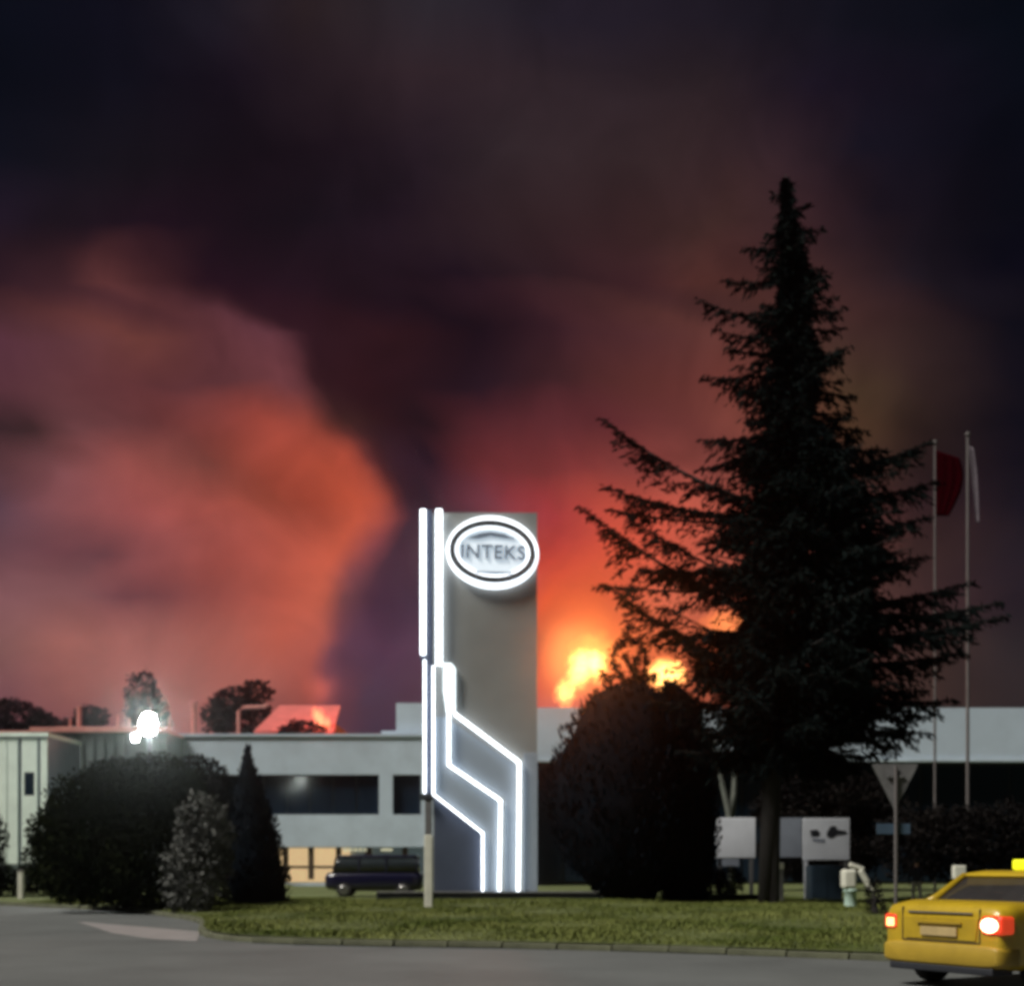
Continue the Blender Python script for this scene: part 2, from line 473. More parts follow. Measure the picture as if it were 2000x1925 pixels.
def blob_crown(blobs, dens, size, name, material, parent, rough=.12, up=0.3):
    """blobs: (cx,cy,cz,rx,ry,rz); leaves crowd the outer half of each"""
    Cs, Us = [], []
    for b in blobs:
        c = np.array(b[:3]); r = np.array(b[3:6])
        area = (r[0] * r[1] + r[1] * r[2] + r[0] * r[2])
        n = int(area * dens)
        d = unit(RNG.normal(size=(n, 3)))
        k = 1 - np.abs(RNG.normal(size=(n, 1))) * .22
        # clumps: radius modulated by a few lobes
        ph = RNG.uniform(0, 6.28, 4)
        lob = 1 + rough * (np.sin(5 * d[:, :1] + ph[0]) * np.sin(6 * d[:, 1:2] + ph[1]) + .7 * np.sin(9 * d[:, 2:3] + ph[2] + 4 * d[:, :1])) + RNG.normal(size=(n, 1)) * .035
        p = c + d * r * np.clip(k, .25, 1.2) * lob
        Cs.append(p)
        u = unit(d * .8 + RNG.normal(size=(n, 3)) * .7 + np.array([0, 0, up]))
        Us.append(u)
    C = np.concatenate(Cs); U = np.concatenate(Us)
    keep = C[:, 2] > .03
    C, U = C[keep], U[keep]
    ln = size * RNG.uniform(.6, 1.5, len(C))
    return leaf_cloud(C, U, ln, ln * .5, name, material, parent)


# ------------------------------------------------------------------ ground, road, verge
g = add_mesh('ground', [(-2500, -200, -.03), (2500, -200, -.03), (2500, 4000, -.03), (-2500, 4000, -.03)], [(0, 1, 2, 3)], M['soil'])
tag(g, kind='structure')
rd = add_mesh('road', [(-120, -30, 0), (120, -30, 0), (120, 70, 0), (-120, 70, 0)], [(0, 1, 2, 3)], M['asphalt'])
tag(rd, kind='structure')
kerb_px = [(-900, 1757), (-300, 1761), (0, 1767), (190, 1776), (300, 1784), (400, 1800), (396, 1818), (388, 1830), (420, 1838), (600, 1846), (1000, 1850),
           (1400, 1862), (1700, 1874), (2300, 1898), (3600, 1950)]
E = [G(*p) for p in kerb_px]
# resample the verge edge
ev = []
for a, b in zip(E[:-1], E[1:]):
    n = max(1, int((b - a).length / 1.0))
    for i in range(n):
        ev.append(a.lerp(b, i / n))
ev.append(E[-1])
for _ in range(3):
    ev = [ev[0]] + [(ev[i - 1] + ev[i] * 2 + ev[i + 1]) / 4 for i in range(1, len(ev) - 1)] + [ev[-1]]


def poly_ground(x):
    """front edge depth of the verge at x (largest part)"""
    best = None
    for a, b in zip(ev[:-1], ev[1:]):
        if min(a.x, b.x) <= x <= max(a.x, b.x) and abs(b.x - a.x) > 1e-6:
            yy = a.y + (b.y - a.y) * (x - a.x) / (b.x - a.x)
            best = yy if best is None else min(best, yy)
    return best if best is not None else ev[0].y


def lump(x, y, front):
    d = max(0.0, y - front)
    q = max(0.0, min(1.0, (47.5 - y) / 6)) if y < 60 else 0
    return .02 + .10 * (q if y > 30 and abs(x) < 14 else 1) + .10 * q * min(1, d / 12) + .05 * math.sin(x * .45 + 1) * math.sin(y * .35) * min(1, d / 3) * q


vv, ff = [], []
xs = np.concatenate([np.arange(-60, -20, 4), np.arange(-20, 14, .6), np.arange(14, 60, 4)])
ys = np.linspace(0, 1, 40)
for xx in xs:
    f0 = poly_ground(float(xx)) + .14
    for t in ys:
        yy = f0 + (90 - f0) * t ** 1.8
        vv.append((xx, yy, lump(xx, yy, f0)))
ny = len(ys)
for i in range(len(xs) - 1):
    for j in range(ny - 1):
        a = i * ny + j
        ff.append((a, a + ny, a + ny + 1, a + 1))
verge = tag(add_mesh('verge', vv, ff, M['turf'], smooth=True), kind='structure')

# grass blades
n = 150000
gx = RNG.uniform(-17, 14, n * 3); gy = 17 + (52 - 17) * RNG.uniform(0, 1, n * 3) ** 1.5
fx = np.arange(-17, 14.05, .1); fy = np.array([poly_ground(float(v)) + .12 for v in fx])
fr = np.interp(gx, fx, fy)
k = (gy > fr) & (gx > X(-60, gy)) & (gx < X(2060, gy))
gx, gy, fr = gx[k][:n], gy[k][:n], fr[k][:n]
gz = np.array([lump(a, b, c) for a, b, c in zip(gx, gy, fr)])
n = len(gx)
h = RNG.uniform(.03, .10, n) * (1 + .6 * np.sin(gx * 1.3) * np.sin(gy * .9))
U = unit(np.stack([RNG.normal(size=n) * .35, RNG.normal(size=n) * .35, np.ones(n)], 1))
gr = leaf_cloud(np.stack([gx, gy, gz + h * .4], 1), U, h, .012 + h * .18, 'grass', M['blade'], None)
gr['kind'] = 'stuff'

# kerb of single stones
kerb = bpy.data.objects.new('kerb', None); COL.objects.link(kerb); kerb['kind'] = 'structure'
km = bx(-.49, .49, -.08, .08, 0, .11, .02)
kme = bpy.data.meshes.new('kerbstone'); km.to_mesh(kme); km.free(); kme.materials.append(M['kerb'])
acc, pos = 0.0, []
for a, b in zip(ev[:-1], ev[1:]):
    l = (b - a).length; s = 0
    while acc + (l - s) >= 1.0:
        s += 1.0 - acc; acc = 0
        pos.append((a.lerp(b, s / l), math.atan2(b.y - a.y, b.x - a.x)))
    acc += l - s
for p, r in pos:
    if abs(p.x) < 22 + 0 * p.y and X(-150, p.y) < p.x < X(2150, p.y):
        o = bpy.data.objects.new('kerbstone', kme); COL.objects.link(o); o.parent = kerb
        o.location = (p.x, p.y, random.uniform(-.012, .008)); o.rotation_euler = (0, 0, r + random.uniform(-.01, .01))
# pale concrete apron by the corner
ap = [G(150, 1799), G(260, 1808), G(392, 1819), G(384, 1838), G(300, 1834), G(220, 1822)]
tag(add_mesh('pavement', [(p.x, p.y, .006) for p in ap], [tuple(range(len(ap)))][0:1], M['paving']), kind='structure')


# ------------------------------------------------------------------ left factory building with ribbon windows (front at Y = 80)
YA = 80.0
bA = thing('factory_building', 'long white factory office with a dark ribbon window and lit beige ground floor', 'building', (X(600, YA), YA, 0))
def A(o): o.location = (-X(600, YA), -YA, 0); return o
xa0, xa1 = X(322, YA), X(1000, YA)
bm = bmesh.new()
zt, zw1, zw0, zg = Z(1438, YA), Z(1512, YA), Z(1590, YA), Z(1653, YA)
box(bm, xa0, xa1, YA, YA + 18, zw1, zt)
box(bm, xa0, xa1, YA + .001, YA + 18, zg, zw0)
box(bm, X(740, YA), X(767, YA), YA + .002, YA + 1, zw0, zw1)
box(bm, X(822, YA), xa1, YA + .002, YA + 1, zw0, zw1)
box(bm, xa0, xa1, YA + 3, YA + 18, 0, zg - .01)
A(obj('wall', bm, M['white'], bA))
A(obj('parapet', bx(xa0 - .1, xa1, YA - .12, YA + .35, zt, zt + .18), M['white2'], bA))
A(obj('roof_block', bx(X(772, YA), X(900, YA), YA + .6, YA + 9, zt, Z(1370, YA)), M['white'], bA))
A(obj('roof_step', bx(X(742, YA), X(772, YA) - .01, YA + .8, YA + 8, zt, Z(1424, YA)), M['white'], bA))
def win(x0, x1, k):
    w = A(obj('window', bx(x0, x1, YA + .42, YA + .5, zw0, zw1), M['frame'], bA))
    for i in range(k):
        a = x0 + (x1 - x0) * i / k; b = x0 + (x1 - x0) * (i + 1) / k
        o = obj('pane', bx(a + .05, b - .05, YA + .36, YA + .415, zw0 + .06, zw1 - .06), M['darkglass'], w)
win(xa0 + .3, X(740, YA), 9)
win(X(767, YA), X(822, YA), 1)
# lit ground floor: glazed front with a warm room behind
A(obj('lit_interior', bx(X(440, YA), X(672, YA), YA + 2.6, YA + 2.95, .25, zg - .05), M['warm'], bA))
A(obj('plinth', bx(xa0, xa1, YA - .1, YA + 3, .02, .20), M['white'], bA))
for px in (470, 556, 606, 660, 720, 790):
    A(obj('post', bx(X(px - 5, YA), X(px + 5, YA), YA + .2, YA + .5, .45, zg - .02), M['brown'], bA))
A(obj('rail', bx(X(470, YA), X(800, YA), YA + .26, YA + .4, Z(1695, YA), Z(1690, YA)), M['brown'], bA))
for i in range(6):
    px = 668 + i * 10
    A(obj('ceiling_lamp', bx(X(px, YA), X(px + 6, YA), YA + .6, YA + .9, zg - .28, zg - .08), M['warmlamp'], bA))
A(obj('ceiling_lamp', bx(X(742, YA), X(764, YA), YA + .6, YA + .9, zg - .26, zg - .1), M['warmlamp'], bA))

# right building with a deep fascia
YB = 82.0
bB = thing('showroom_building', 'low dark glazed hall under a deep pale fascia behind the trees', 'building', (X(1700, YB), YB, 0))
def B(o): o.location = (-X(1700, YB), -YB, 0); return o
xb0, xb1 = X(1012, YB), X(2500, YB)
zf1, zf0 = Z(1386, YB), Z(1488, YB)
B(obj('fascia', bx(xb0, xb1, YB - 1.2, YB + 14, zf0, zf1), M['white2'], bB))
B(obj('fascia_trim', bx(xb0 - .05, xb1, YB - 1.28, YB - 1.2, zf0 - .05, zf0 + .16), M['white'], bB))
B(obj('wall', bx(xb0, xb1, YB + .3, YB + 14, 0, zf0 - .01), M['darkclad'], bB))
npan = 17
for i in range(npan):
    a = xb0 + (xb1 - xb0) * i / npan; b = xb0 + (xb1 - xb0) * (i + 1) / npan
    B(obj('glass_panel', bx(a + .08, b - .08, YB + .18, YB + .295, .3, zf0 - .25), M['darkglass'], bB))
B(obj('roof_hut', bx(X(1050, YB), X(1110, YB), YB + 6, YB + 10, zf1, Z(1372, YB)), M['white'], bB))

# corrugated warehouse on the left
YW = 76.0
bW = thing('warehouse', 'grey-green warehouse clad in upright ribbed sheets left of the factory', 'warehouse', (X(200, YW), YW, 0))
def W(o): o.location = (-X(200, YW), -YW, 0); return o
xw0, xw1 = X(-260, YW), X(326, YW)
zw = Z(1428, YW)
W(obj('wall', bx(xw0, xw1, YW + .1, YW + 20, 0, zw - .05), M['teal'], bW))
npn = 28
for i in range(npn):
    a = xw0 + (xw1 - xw0) * i / npn; b = xw0 + (xw1 - xw0) * (i + 1) / npn
    d = random.uniform(0, .03)
    bm = bx(a + .01, b - .01, YW + .04 - d, YW + .098, .1, zw - .08)
    box(bm, a + .02, a + .12, YW - .06, YW + .035 - d, .12, zw - .1)
    W(obj('cladding_sheet', bm, M['teal'], bW))
W(obj('eaves', bx(X(60, YW), xw1, YW - .2, YW + .3, zw - .04, zw + .26), M['fire_tint_metal'], bW))
W(obj('roof', bx(xw0, xw1, YW + .31, YW + 20, zw - .04, zw + .1), M['fire_tint_metal'], bW))
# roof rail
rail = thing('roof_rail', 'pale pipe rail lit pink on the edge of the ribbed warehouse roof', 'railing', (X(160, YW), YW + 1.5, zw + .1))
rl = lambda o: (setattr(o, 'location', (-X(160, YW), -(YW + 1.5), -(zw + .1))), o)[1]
rl(obj('top_rail', tube(bmesh.new(), [(X(92, YW), YW + 1.5, Z(1416, YW)), (X(322, YW), YW + 1.5, Z(1416, YW))], .09), M['fire_tint_metal'], rail))
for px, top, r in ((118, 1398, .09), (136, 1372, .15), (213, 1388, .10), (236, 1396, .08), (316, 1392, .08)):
    rl(obj('post', tube(bmesh.new(), [(X(px, YW), YW + 1.7, zw + .1), (X(px, YW), YW + 1.7, Z(top, YW))], r), M['fire_tint_metal'], rail))
# vent pipes on the factory roof
def vent(name, label, pts, Y, r, zbase, material=M['fire_tint_metal']):
    p0 = P(pts[0][0], pts[0][1], Y)
    pp = [P(a, b, Y) for a, b in pts]; pp[0].z = zbase
    t = thing(name, label, 'pipe', (p0.x, Y, zbase))
    o = obj('pipe', tube(bmesh.new(), [q - Vector((p0.x, Y, zbase)) for q in pp], r, 10), material, t)
    o2 = obj('cowl', lathe(bmesh.new(), [(r * 1.5, 0), (r * 1.6, .12), (r * .8, .2)], 12), material, t)
    o2.location = pp[-1] - Vector((p0.x, Y, zbase))
    return t
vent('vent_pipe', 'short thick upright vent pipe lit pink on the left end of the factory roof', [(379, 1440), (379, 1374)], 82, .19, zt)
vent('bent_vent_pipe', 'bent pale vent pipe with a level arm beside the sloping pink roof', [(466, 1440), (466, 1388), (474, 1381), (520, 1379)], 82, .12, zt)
# pink sloping roof further back
YR = 100.0
bR = thing('far_shed', 'distant shed whose sloping roof glows pink in the firelight', 'shed', (X(570, YR), YR, 0))
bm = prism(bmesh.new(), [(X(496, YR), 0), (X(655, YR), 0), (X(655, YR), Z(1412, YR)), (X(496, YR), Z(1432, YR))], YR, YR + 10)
o = obj('wall', bm, M['fire_tint_roof'], bR); o.location = (-X(570, YR), -YR, 0)
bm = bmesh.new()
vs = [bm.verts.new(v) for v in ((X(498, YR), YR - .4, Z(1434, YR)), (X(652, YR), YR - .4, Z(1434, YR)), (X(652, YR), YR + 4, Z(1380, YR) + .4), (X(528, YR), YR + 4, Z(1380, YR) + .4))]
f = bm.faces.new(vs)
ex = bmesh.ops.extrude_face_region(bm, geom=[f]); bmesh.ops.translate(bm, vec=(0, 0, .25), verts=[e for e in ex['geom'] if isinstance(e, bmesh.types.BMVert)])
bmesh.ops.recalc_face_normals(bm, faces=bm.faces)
o = obj('roof', bm, M['fire_tint_roof'], bR); o.location = (-X(570, YR), -YR, 0)

# white cabin at the far left
YC = 66.0
bC = thing('white_cabin', 'brightly lit white panelled cabin with a small dark window at the far left', 'cabin', (X(40, YC), YC, 0))
def C_(o): o.location = (-X(40, YC), -YC, 0); return o
zc1, zc0 = Z(1438, YC), Z(1686, YC)
C_(obj('wall', bx(X(-130, YC), X(92, YC), YC + .1, YC + 5, zc0, zc1), M['boardgrey'], bC))
C_(obj('roof', bx(X(-134, YC), X(95, YC), YC - .1, YC + 5.1, zc1 + .002, zc1 + .22), M['cabin'], bC))
for a, b in ((-130, -96), (-94, -62), (-60, -30), (-28, 13), (15, 34), (42, 72), (79, 92)):
    if a == 42:
        bm = bx(X(a, YC), X(b, YC), YC, YC + .098, Z(1507, YC), zc1 - .1)
        box(bm, X(a, YC), X(b, YC), YC, YC + .098, zc0, Z(1553, YC))
        box(bm, X(a, YC), X(47, YC), YC, YC + .098, Z(1553, YC) + .001, Z(1507, YC) - .001)
        box(bm, X(67, YC), X(b, YC), YC, YC + .098, Z(1553, YC) + .001, Z(1507, YC) - .001)
        C_(obj('wall_panel', bm, M['cabin'], bC))
    else:
        C_(obj('wall_panel', bx(X(a, YC), X(b, YC), YC, YC + .098, zc0, zc1 - .1), M['cabin'], bC))
wn = C_(obj('window', bx(X(47.5, YC), X(66.5, YC), YC + .05, YC + .09, Z(1552, YC), Z(1508, YC)), M['frame'], bC))
obj('pane', bx(X(49, YC), X(65, YC), YC + .02, YC + .048, Z(1550, YC), Z(1510, YC)), M['darkglass'], wn)
for px in (-100, -20, 60):
    C_(obj('leg', bx(X(px, YC), X(px + 8, YC), YC + .5, YC + .8, 0, zc0 - .002), M['metal'], bC))

# low wall / plinth under the sign
YP = 50.0
wl = thing('low_wall', 'long low dark wall with a pale coping under the lit sign', 'wall', (X(1000, YP), YP, 0))
o = obj('wall', bx(X(735, YP) - 0, X(1205, YP), 0, .5, -.02, Z(1743, YP)), M['darkclad'], wl); o.location.x = -X(1000, YP)
for i in range(8):
    a = X(735, YP) + (X(1205, YP) - X(735, YP)) * i / 8; b = X(735, YP) + (X(1205, YP) - X(735, YP)) * (i + 1) / 8
    obj('coping_stone', bx(a + .01, b - .01, -.06, .5, Z(1743, YP) + .002, Z(1740, YP)), M['metal'], wl)
gb = thing('planter_wall', 'low mossy wall with one pale corner post right of the dark trees', 'wall', (X(1450, 44), 44, 0))
obj('wall', bx(-1.6, .88, 0, .6, 0, Z(1746, 44), .03), M['turf'], gb)
obj('corner_post', bx(.9, 1.02, -.05, .6, 0, Z(1745, 44) + .03), M['kerb'], gb)

# ------------------------------------------------------------------ the lit totem sign (front face at Y = 52)
YS = 51.0
sx = lambda px: (px - 1000) * YS / F
sz = lambda py: Z(py, YS)
sg = thing('totem_sign', 'tall white-lit advertising totem with an oval logo above stepped light lines', 'sign', (sx(935), YS, Z(1743, YP)))
def T(o): o.location = (-sx(935), -YS, -Z(1743, YP)); return o
zb = sz(1744)
T(obj('main_panel', bx(sx(846), sx(1049), YS, YS + 1.5, zb, sz(1001)), M['panel'], sg))
T(obj('side_column', bx(sx(1022), sx(1050), YS - .10, YS - .001, zb, sz(1470), .01), M['panellight'], sg))
T(obj('left_fin', bx(sx(822), sx(844), YS - .1, YS + 1.3, sz(1290), sz(996)), M['panelblue'], sg))
T(obj('left_fin', bx(sx(831), sx(844), YS - .1, YS + 1.3, sz(1550), sz(1290) - .002), M['panelblue'], sg))
# blue lower panel, mid panel, light panel (stepped layers)
pl = lambda pts, y0, y1, m, name: T(obj(name, prism(bmesh.new(), [(sx(a), sz(b)) for a, b in pts], y0, y1), m, sg))
zbp = 1743.5
pl([(848, zbp), (848, 1556), (940, 1629), (940, zbp)], YS - .05, YS - .002, M['panelblue'], 'stepped_panel')
pl([(849, 1545), (849, 1400), (872, 1400), (872, 1500), (972, 1566), (972, zbp), (946, zbp), (946, 1622)], YS - .09, YS - .003, M['panellight'], 'stepped_panel')
pl([(882, 1408), (1006, 1494), (1006, zbp), (985, zbp), (985, 1558), (882, 1492)], YS - .05, YS - .002, M['panellight'], 'stepped_panel')
pl([(866, 1296), (882, 1296), (890, 1306), (890, 1392), (872, 1392), (866, 1350)], YS - .22, YS - .11, M['ledsoft'], 'light_box')


def led(pts, wpx, name='light_strip', depth=.16, m=None, y=None):
    """a mitred emitting strip standing off the face"""
    pp = [Vector((sx(a), sz(b))) for a, b in pts]
    w = wpx * YS / F / 2
    Lf, Rt = [], []
    for i, p in enumerate(pp):
        d1 = (pp[i] - pp[i - 1]).normalized() if i else (pp[1] - pp[0]).normalized()
        d2 = (pp[i + 1] - pp[i]).normalized() if i < len(pp) - 1 else d1
        n1 = Vector((-d1.y, d1.x)); n2 = Vector((-d2.y, d2.x))
        nn = (n1 + n2).normalized(); kk = w / max(.3, nn.dot(n1))
        Lf.append(p + nn * kk); Rt.append(p - nn * kk)
    y0 = YS - .30 if y is None else y
    return T(obj(name, prism(bmesh.new(), Lf + Rt[::-1], y0, y0 + depth), m or M['led'], sg))


led([(827, 998), (827, 1280), (834, 1293), (834, 1548)][:2], 10)
led([(858, 998), (858, 1300)], 12)
led([(830, 1290), (830, 1549)], 4.5, y=YS - .27)
led([(847, 1302), (847, 1551), (943, 1626), (943, zbp)], 4.0, m=M['ledsoft'] if False else M['led'])
led([(877, 1393), (877, 1494), (978, 1563), (975, zbp)], 5.6)
led([(889, 1395), (1014, 1489), (1012, zbp)], 6.6)
T(obj('cap', bx(sx(821), sx(842), YS - .35, YS + .2, sz(1562), sz(1550)), M['logodark'], sg))


def ellipse_ring(a0, b0, a1, b1, y0, y1, rot, n=64, cpx=962, cpy=1081):
    bm = bmesh.new()
    sc = YS / F
    cx, cz = sx(cpx), sz(cpy)
    def pt(a, b, t, y):
        u, v = a * math.cos(t) * sc, b * math.sin(t) * sc
        return (cx + u * math.cos(rot) - v * math.sin(rot), y, cz + u * math.sin(rot) + v * math.cos(rot))
    if a0 == 0:
        f = [bm.verts.new(pt(a1, b1, 2 * PI * k / n, y0)) for k in range(n)]
        g_ = [bm.verts.new(pt(a1, b1, 2 * PI * k / n, y1)) for k in range(n)]
        bm.faces.new(f); bm.faces.new(g_[::-1])
        for k in range(n):
            bm.faces.new((f[k], g_[k], g_[(k + 1) % n], f[(k + 1) % n]))
    else:
        R = []
        for (a, b, yy) in ((a0, b0, y0), (a1, b1, y0), (a1, b1, y1), (a0, b0, y1)):
            R.append([bm.verts.new(pt(a, b, 2 * PI * k / n, yy)) for k in range(n)])
        for i in range(4):
            for k in range(n):
                bm.faces.new((R[i][k], R[i][(k + 1) % n], R[(i + 1) % 4][(k + 1) % n], R[(i + 1) % 4][k]))
    bmesh.ops.recalc_face_normals(bm, faces=bm.faces)
    return bm


rot = math.radians(-6)
T(obj('halo_ring', ellipse_ring(84.5, 60, 90, 70, YS - .28, YS - .06, rot), M['halo'], sg))
T(obj('logo_face', ellipse_ring(0, 0, 82, 58, YS - .30, YS - .02, rot), M['logoface'], sg))
T(obj('logo_rim', ellipse_ring(73, 50, 83.5, 60, YS - .42, YS - .303, rot), M['logodark'], sg))
T(obj('inner_ring', ellipse_ring(67.5, 45, 73, 49.8, YS - .34, YS - .303, rot), M['halo'], sg))
# lettering
cu = bpy.data.curves.new('lettering', 'FONT')
cu.body = 'INTEKS'; cu.size = .80; cu.align_x = 'CENTER'; cu.align_y = 'CENTER'; cu.extrude = .03; cu.space_character = 1.06; cu.offset = .012
to = bpy.data.objects.new('tmp', cu); COL.objects.link(to)
dg = bpy.context.evaluated_depsgraph_get()
me = bpy.data.meshes.new_from_object(to.evaluated_get(dg))
bpy.data.objects.remove(to)
me.materials.clear(); me.materials.append(M['letter'])
lt = bpy.data.objects.new('lettering', me); COL.objects.link(lt); lt.parent = sg
lt.rotation_euler = (math.radians(90), math.radians(2), 0)
lt.location = Vector((sx(963), YS - .345, sz(1083))) - Vector((sx(935), YS, Z(1743, YP)))
pl([(912, 1055), (938, 1046), (958, 1043), (985, 1047), (1008, 1057), (985, 1055), (958, 1051), (935, 1056)], YS - .36, YS - .305, M['letter'], 'logo_roof_mark')
pl([(930, 1119), (1000, 1121), (1000, 1124), (930, 1122)], YS - .36, YS - .305, M['letter'], 'logo_underline')

# ------------------------------------------------------------------ posts, poles, signs
YL = 35.0
pt = thing('marker_post', 'slim post, grey above and white below, on the grass before the lit sign', 'post', (X(837, YL), YL, .2))
w_ = 8 * YL / F
obj('lower_post', bx(-w_, w_, -w_, w_, -.15, Z(1630, YL) - .2, .02), M['whitepaint'], pt)
obj('upper_post', bx(-w_ * .8, w_ * .8, -w_ * .8, w_ * .8, Z(1630, YL) - .2, Z(1562, YL) - .2, .01), M['metal'], pt)
obj('cap', bx(-w_ * 1.1, w_ * 1.1, -w_ * 1.1, w_ * 1.1, Z(1562, YL) - .198, Z(1552, YL) - .2, .02), M['black'], pt)

# give way sign seen from behind
YG = 24.0
gw = thing('give_way_sign', 'grey back of a triangular give way sign on a thin pole by the taxi', 'road sign', (X(1748, YG), YG, .1))
hw = 45 * YG / F; z1 = Z(1493, YG) - .1; z0 = Z(1578, YG) - .1
bm = prism(bmesh.new(), [(-hw, z1), (-hw + .04, z1 + .02), (hw - .04, z1 + .02), (hw, z1), (.02, z0), (-.02, z0)], 0.0, .02)
obj('sign_plate', bm, M['metal'], gw)
obj('bracket', bx(-.16, .16, -.05, -.002, z1 - .25, z1 - .19), M['metal'], gw)
obj('pole', tube(bmesh.new(), [(0, -.055, -.1), (0, -.055, z1 - .03)], .034, 10), M['pole'], gw)
obj('small_plate', bx(-.36, .30, -.01, .01, Z(1628, YG) - .1, Z(1608, YG) - .1, .004), M['navybox'], gw)

# flag poles
YF = 52.0
def flagpole(px, top, label, r):
    t = thing('flagpole', label, 'flagpole', (X(px, YF), YF, .1), group='tall flagpoles right of the cedar')
    obj('pole', tube(bmesh.new(), [(0, 0, -.1), (0, 0, Z(top, YF) - .1)], [r, r * .7], 10), M['pole'], t)
    o = obj('finial', lathe(bmesh.new(), [(.04, 0), (.11, .05), (.11, .14), (.02, .2)], 10), M['pole'], t); o.location.z = Z(top, YF) - .1
    obj('base', bx(-.3, .3, -.3, .3, -.12, .12, .03), M['kerb'], t)
    return t
flagpole(1826, 868, 'tall thin pole carrying the dark red flag at the cedar’s right edge'.replace('’', "'"), .055)
flagpole(1890, 852, 'tall thin pole carrying the furled pale flag, rightmost of the two', .075)
def cloth(name, label, px0, px1, py0, py1, m, slant=0.0, waves=3, seed=1):
    r = random.Random(seed)
    nx, nz_ = 14, 26
    vs, fs = [], []
    x0, x1 = X(px0, YF), X(px1, YF); za, zb_ = Z(py0, YF), Z(py1, YF)
    ph = r.uniform(0, 6)
    for j in range(nz_ + 1):
        v = j / nz_
        for i in range(nx + 1):
            u = i / nx
            w = (x1 - x0) * (1 - .25 * v) * (.55 + .45 * math.sin(v * 2.6 + .5))
            xx = x0 + w * u + slant * v
            yy = YF + .02 * math.sin(u * 6.28 * waves + ph + v * 2) * (.3 + u) + .02
            zz = za + (zb_ - za) * v + .25 * (x1 - x0) * u * -1 * (1 - v)
            vs.append((xx - x0, yy - YF - .05, zz - za))
    for j in range(nz_):
        for i in range(nx):
            a = j * (nx + 1) + i
            fs.append((a, a + 1, a + nx + 2, a + nx + 1))
    o = add_mesh(name, vs, fs, m, smooth=True)
    o.location = (x0, YF, za)
    md = o.modifiers.new('thickness', 'SOLIDIFY'); md.thickness = .012
    return tag(o, label, 'flag')
cloth('flag', 'dark red flag hanging limp from the left flagpole', 1828, 1886, 880, 1008, M['redcloth'], seed=2)
cloth('flag', 'pale furled flag hanging narrow down the right flagpole', 1892, 1903, 872, 1022, M['whitecloth'], slant=.32, waves=1, seed=5)

# notice boards
YN = 46.0
nb1 = thing('notice_board', 'plain white board on short legs between the dark trees', 'notice board', (X(1436, YN), YN, .2))
k_ = YN / F
obj('board', bx(-38 * k_, 40 * k_, 0, .08, Z(1675, YN) - .2, Z(1596, YN) - .2, .02), M['board'], nb1)
obj('lower_panel', bx(-34 * k_, 8 * k_, .02, .08, Z(1691, YN) - .2, Z(1676, YN) - .2), M['boardgrey'], nb1)
for px in (-30, 32):
    obj('leg', bx(px * k_ - .07, px * k_ + .07, .02, .1, -.2, Z(1676, YN) - .2), M['metal'], nb1)
nb2 = thing('billboard', 'white board with dark printed shapes beside a grey panel near the taxi', 'billboard', (X(1600, YN), YN, .2))
obj('board', bx(-32 * k_, 60 * k_, 0, .08, Z(1679, YN) - .2, Z(1597, YN) - .2, .02), M['board'], nb2)
obj('grey_panel', bx(-82 * k_, -34 * k_, .01, .08, Z(1673, YN) - .2, Z(1596, YN) - .2), M['boardgrey'], nb2)
zz = lambda py: Z(py, YN) - .2
def mark(pts):
    bm = prism(bmesh.new(), [(a * k_, zz(b)) for a, b in pts], -.012, -.001)
    obj('printed_mark', bm, M['black'], nb2)
mark([(-18, 1621), (-4, 1619), (2, 1626), (-2, 1633), (-16, 1632)])
mark([(16, 1634), (14, 1627), (22, 1613), (32, 1612), (36, 1620), (52, 1622), (54, 1628), (34, 1630), (26, 1636)])
obj('printed_smudge', prism(bmesh.new(), [(-14 * k_, zz(1636)), (12 * k_, zz(1638)), (10 * k_, zz(1645)), (-12 * k_, zz(1643))], -.008, -.001), M['boardgrey'], nb2)
obj('leg', bx(-30 * k_, -24 * k_, -.1, .0, -.2, Z(1680, YN) - .2), M['board'], nb2)
obj('leg', bx(50 * k_, 54 * k_, .02, .1, -.2, Z(1680, YN) - .2), M['metal'], nb2)
cb = thing('utility_cabinet', 'low dark blue metal cabinet under the printed white board', 'cabinet', (X(1600, 44), 44, .15))
kk = 44 / F
obj('body', bx(-16 * kk, 46 * kk, 0, .8, -.1, Z(1690, 44) - .15, .03), M['navybox'], cb)
obj('door', bx(-13 * kk, 14 * kk, -.03, -.002, .05, Z(1694, 44) - .15), M['navybox'], cb)
obj('door', bx(16 * kk, 43 * kk, -.03, -.002, .05, Z(1694, 44) - .15), M['navybox'], cb)
cb2 = thing('bollard_lamp', 'thin grey bollard with a small pale head left of the blue cabinet', 'bollard', (X(1525, 42), 42, .15))
obj('post', bx(-.08, .08, -.08, .08, -.1, Z(1698, 42) - .15), M['metal'], cb2)
obj('head', bx(-.10, .10, -.10, .10, Z(1697, 42) - .15, Z(1684, 42) - .15, .03), M['whitepaint'], cb2)
YH = 34.0
hy = thing('standpipe', 'pale green standpipe with a white rounded top and slanted arm near the taxi', 'standpipe', (X(1661, YH), YH, .15))
kh = YH / F
zh = lambda py: Z(py, YH) - .15
obj('column', lathe(bmesh.new(), [(.20, -.15), (.20, 0), (.17, .04), (.165, zh(1742)), (.20, zh(1740)), (.20, zh(1735))], 18), M['greenpaint'], hy, True)
obj('hood', bx(-.24, .13, -.2, .2, zh(1734), zh(1697), .07), M['whitepaint'], hy)
o = obj('arm', bx(-.085, .085, -.08, .08, -.36, .36, .06), M['whitepaint'], hy); o.location = (.42, -.02, zh(1719)); o.rotation_euler = (0, -.5, 0)
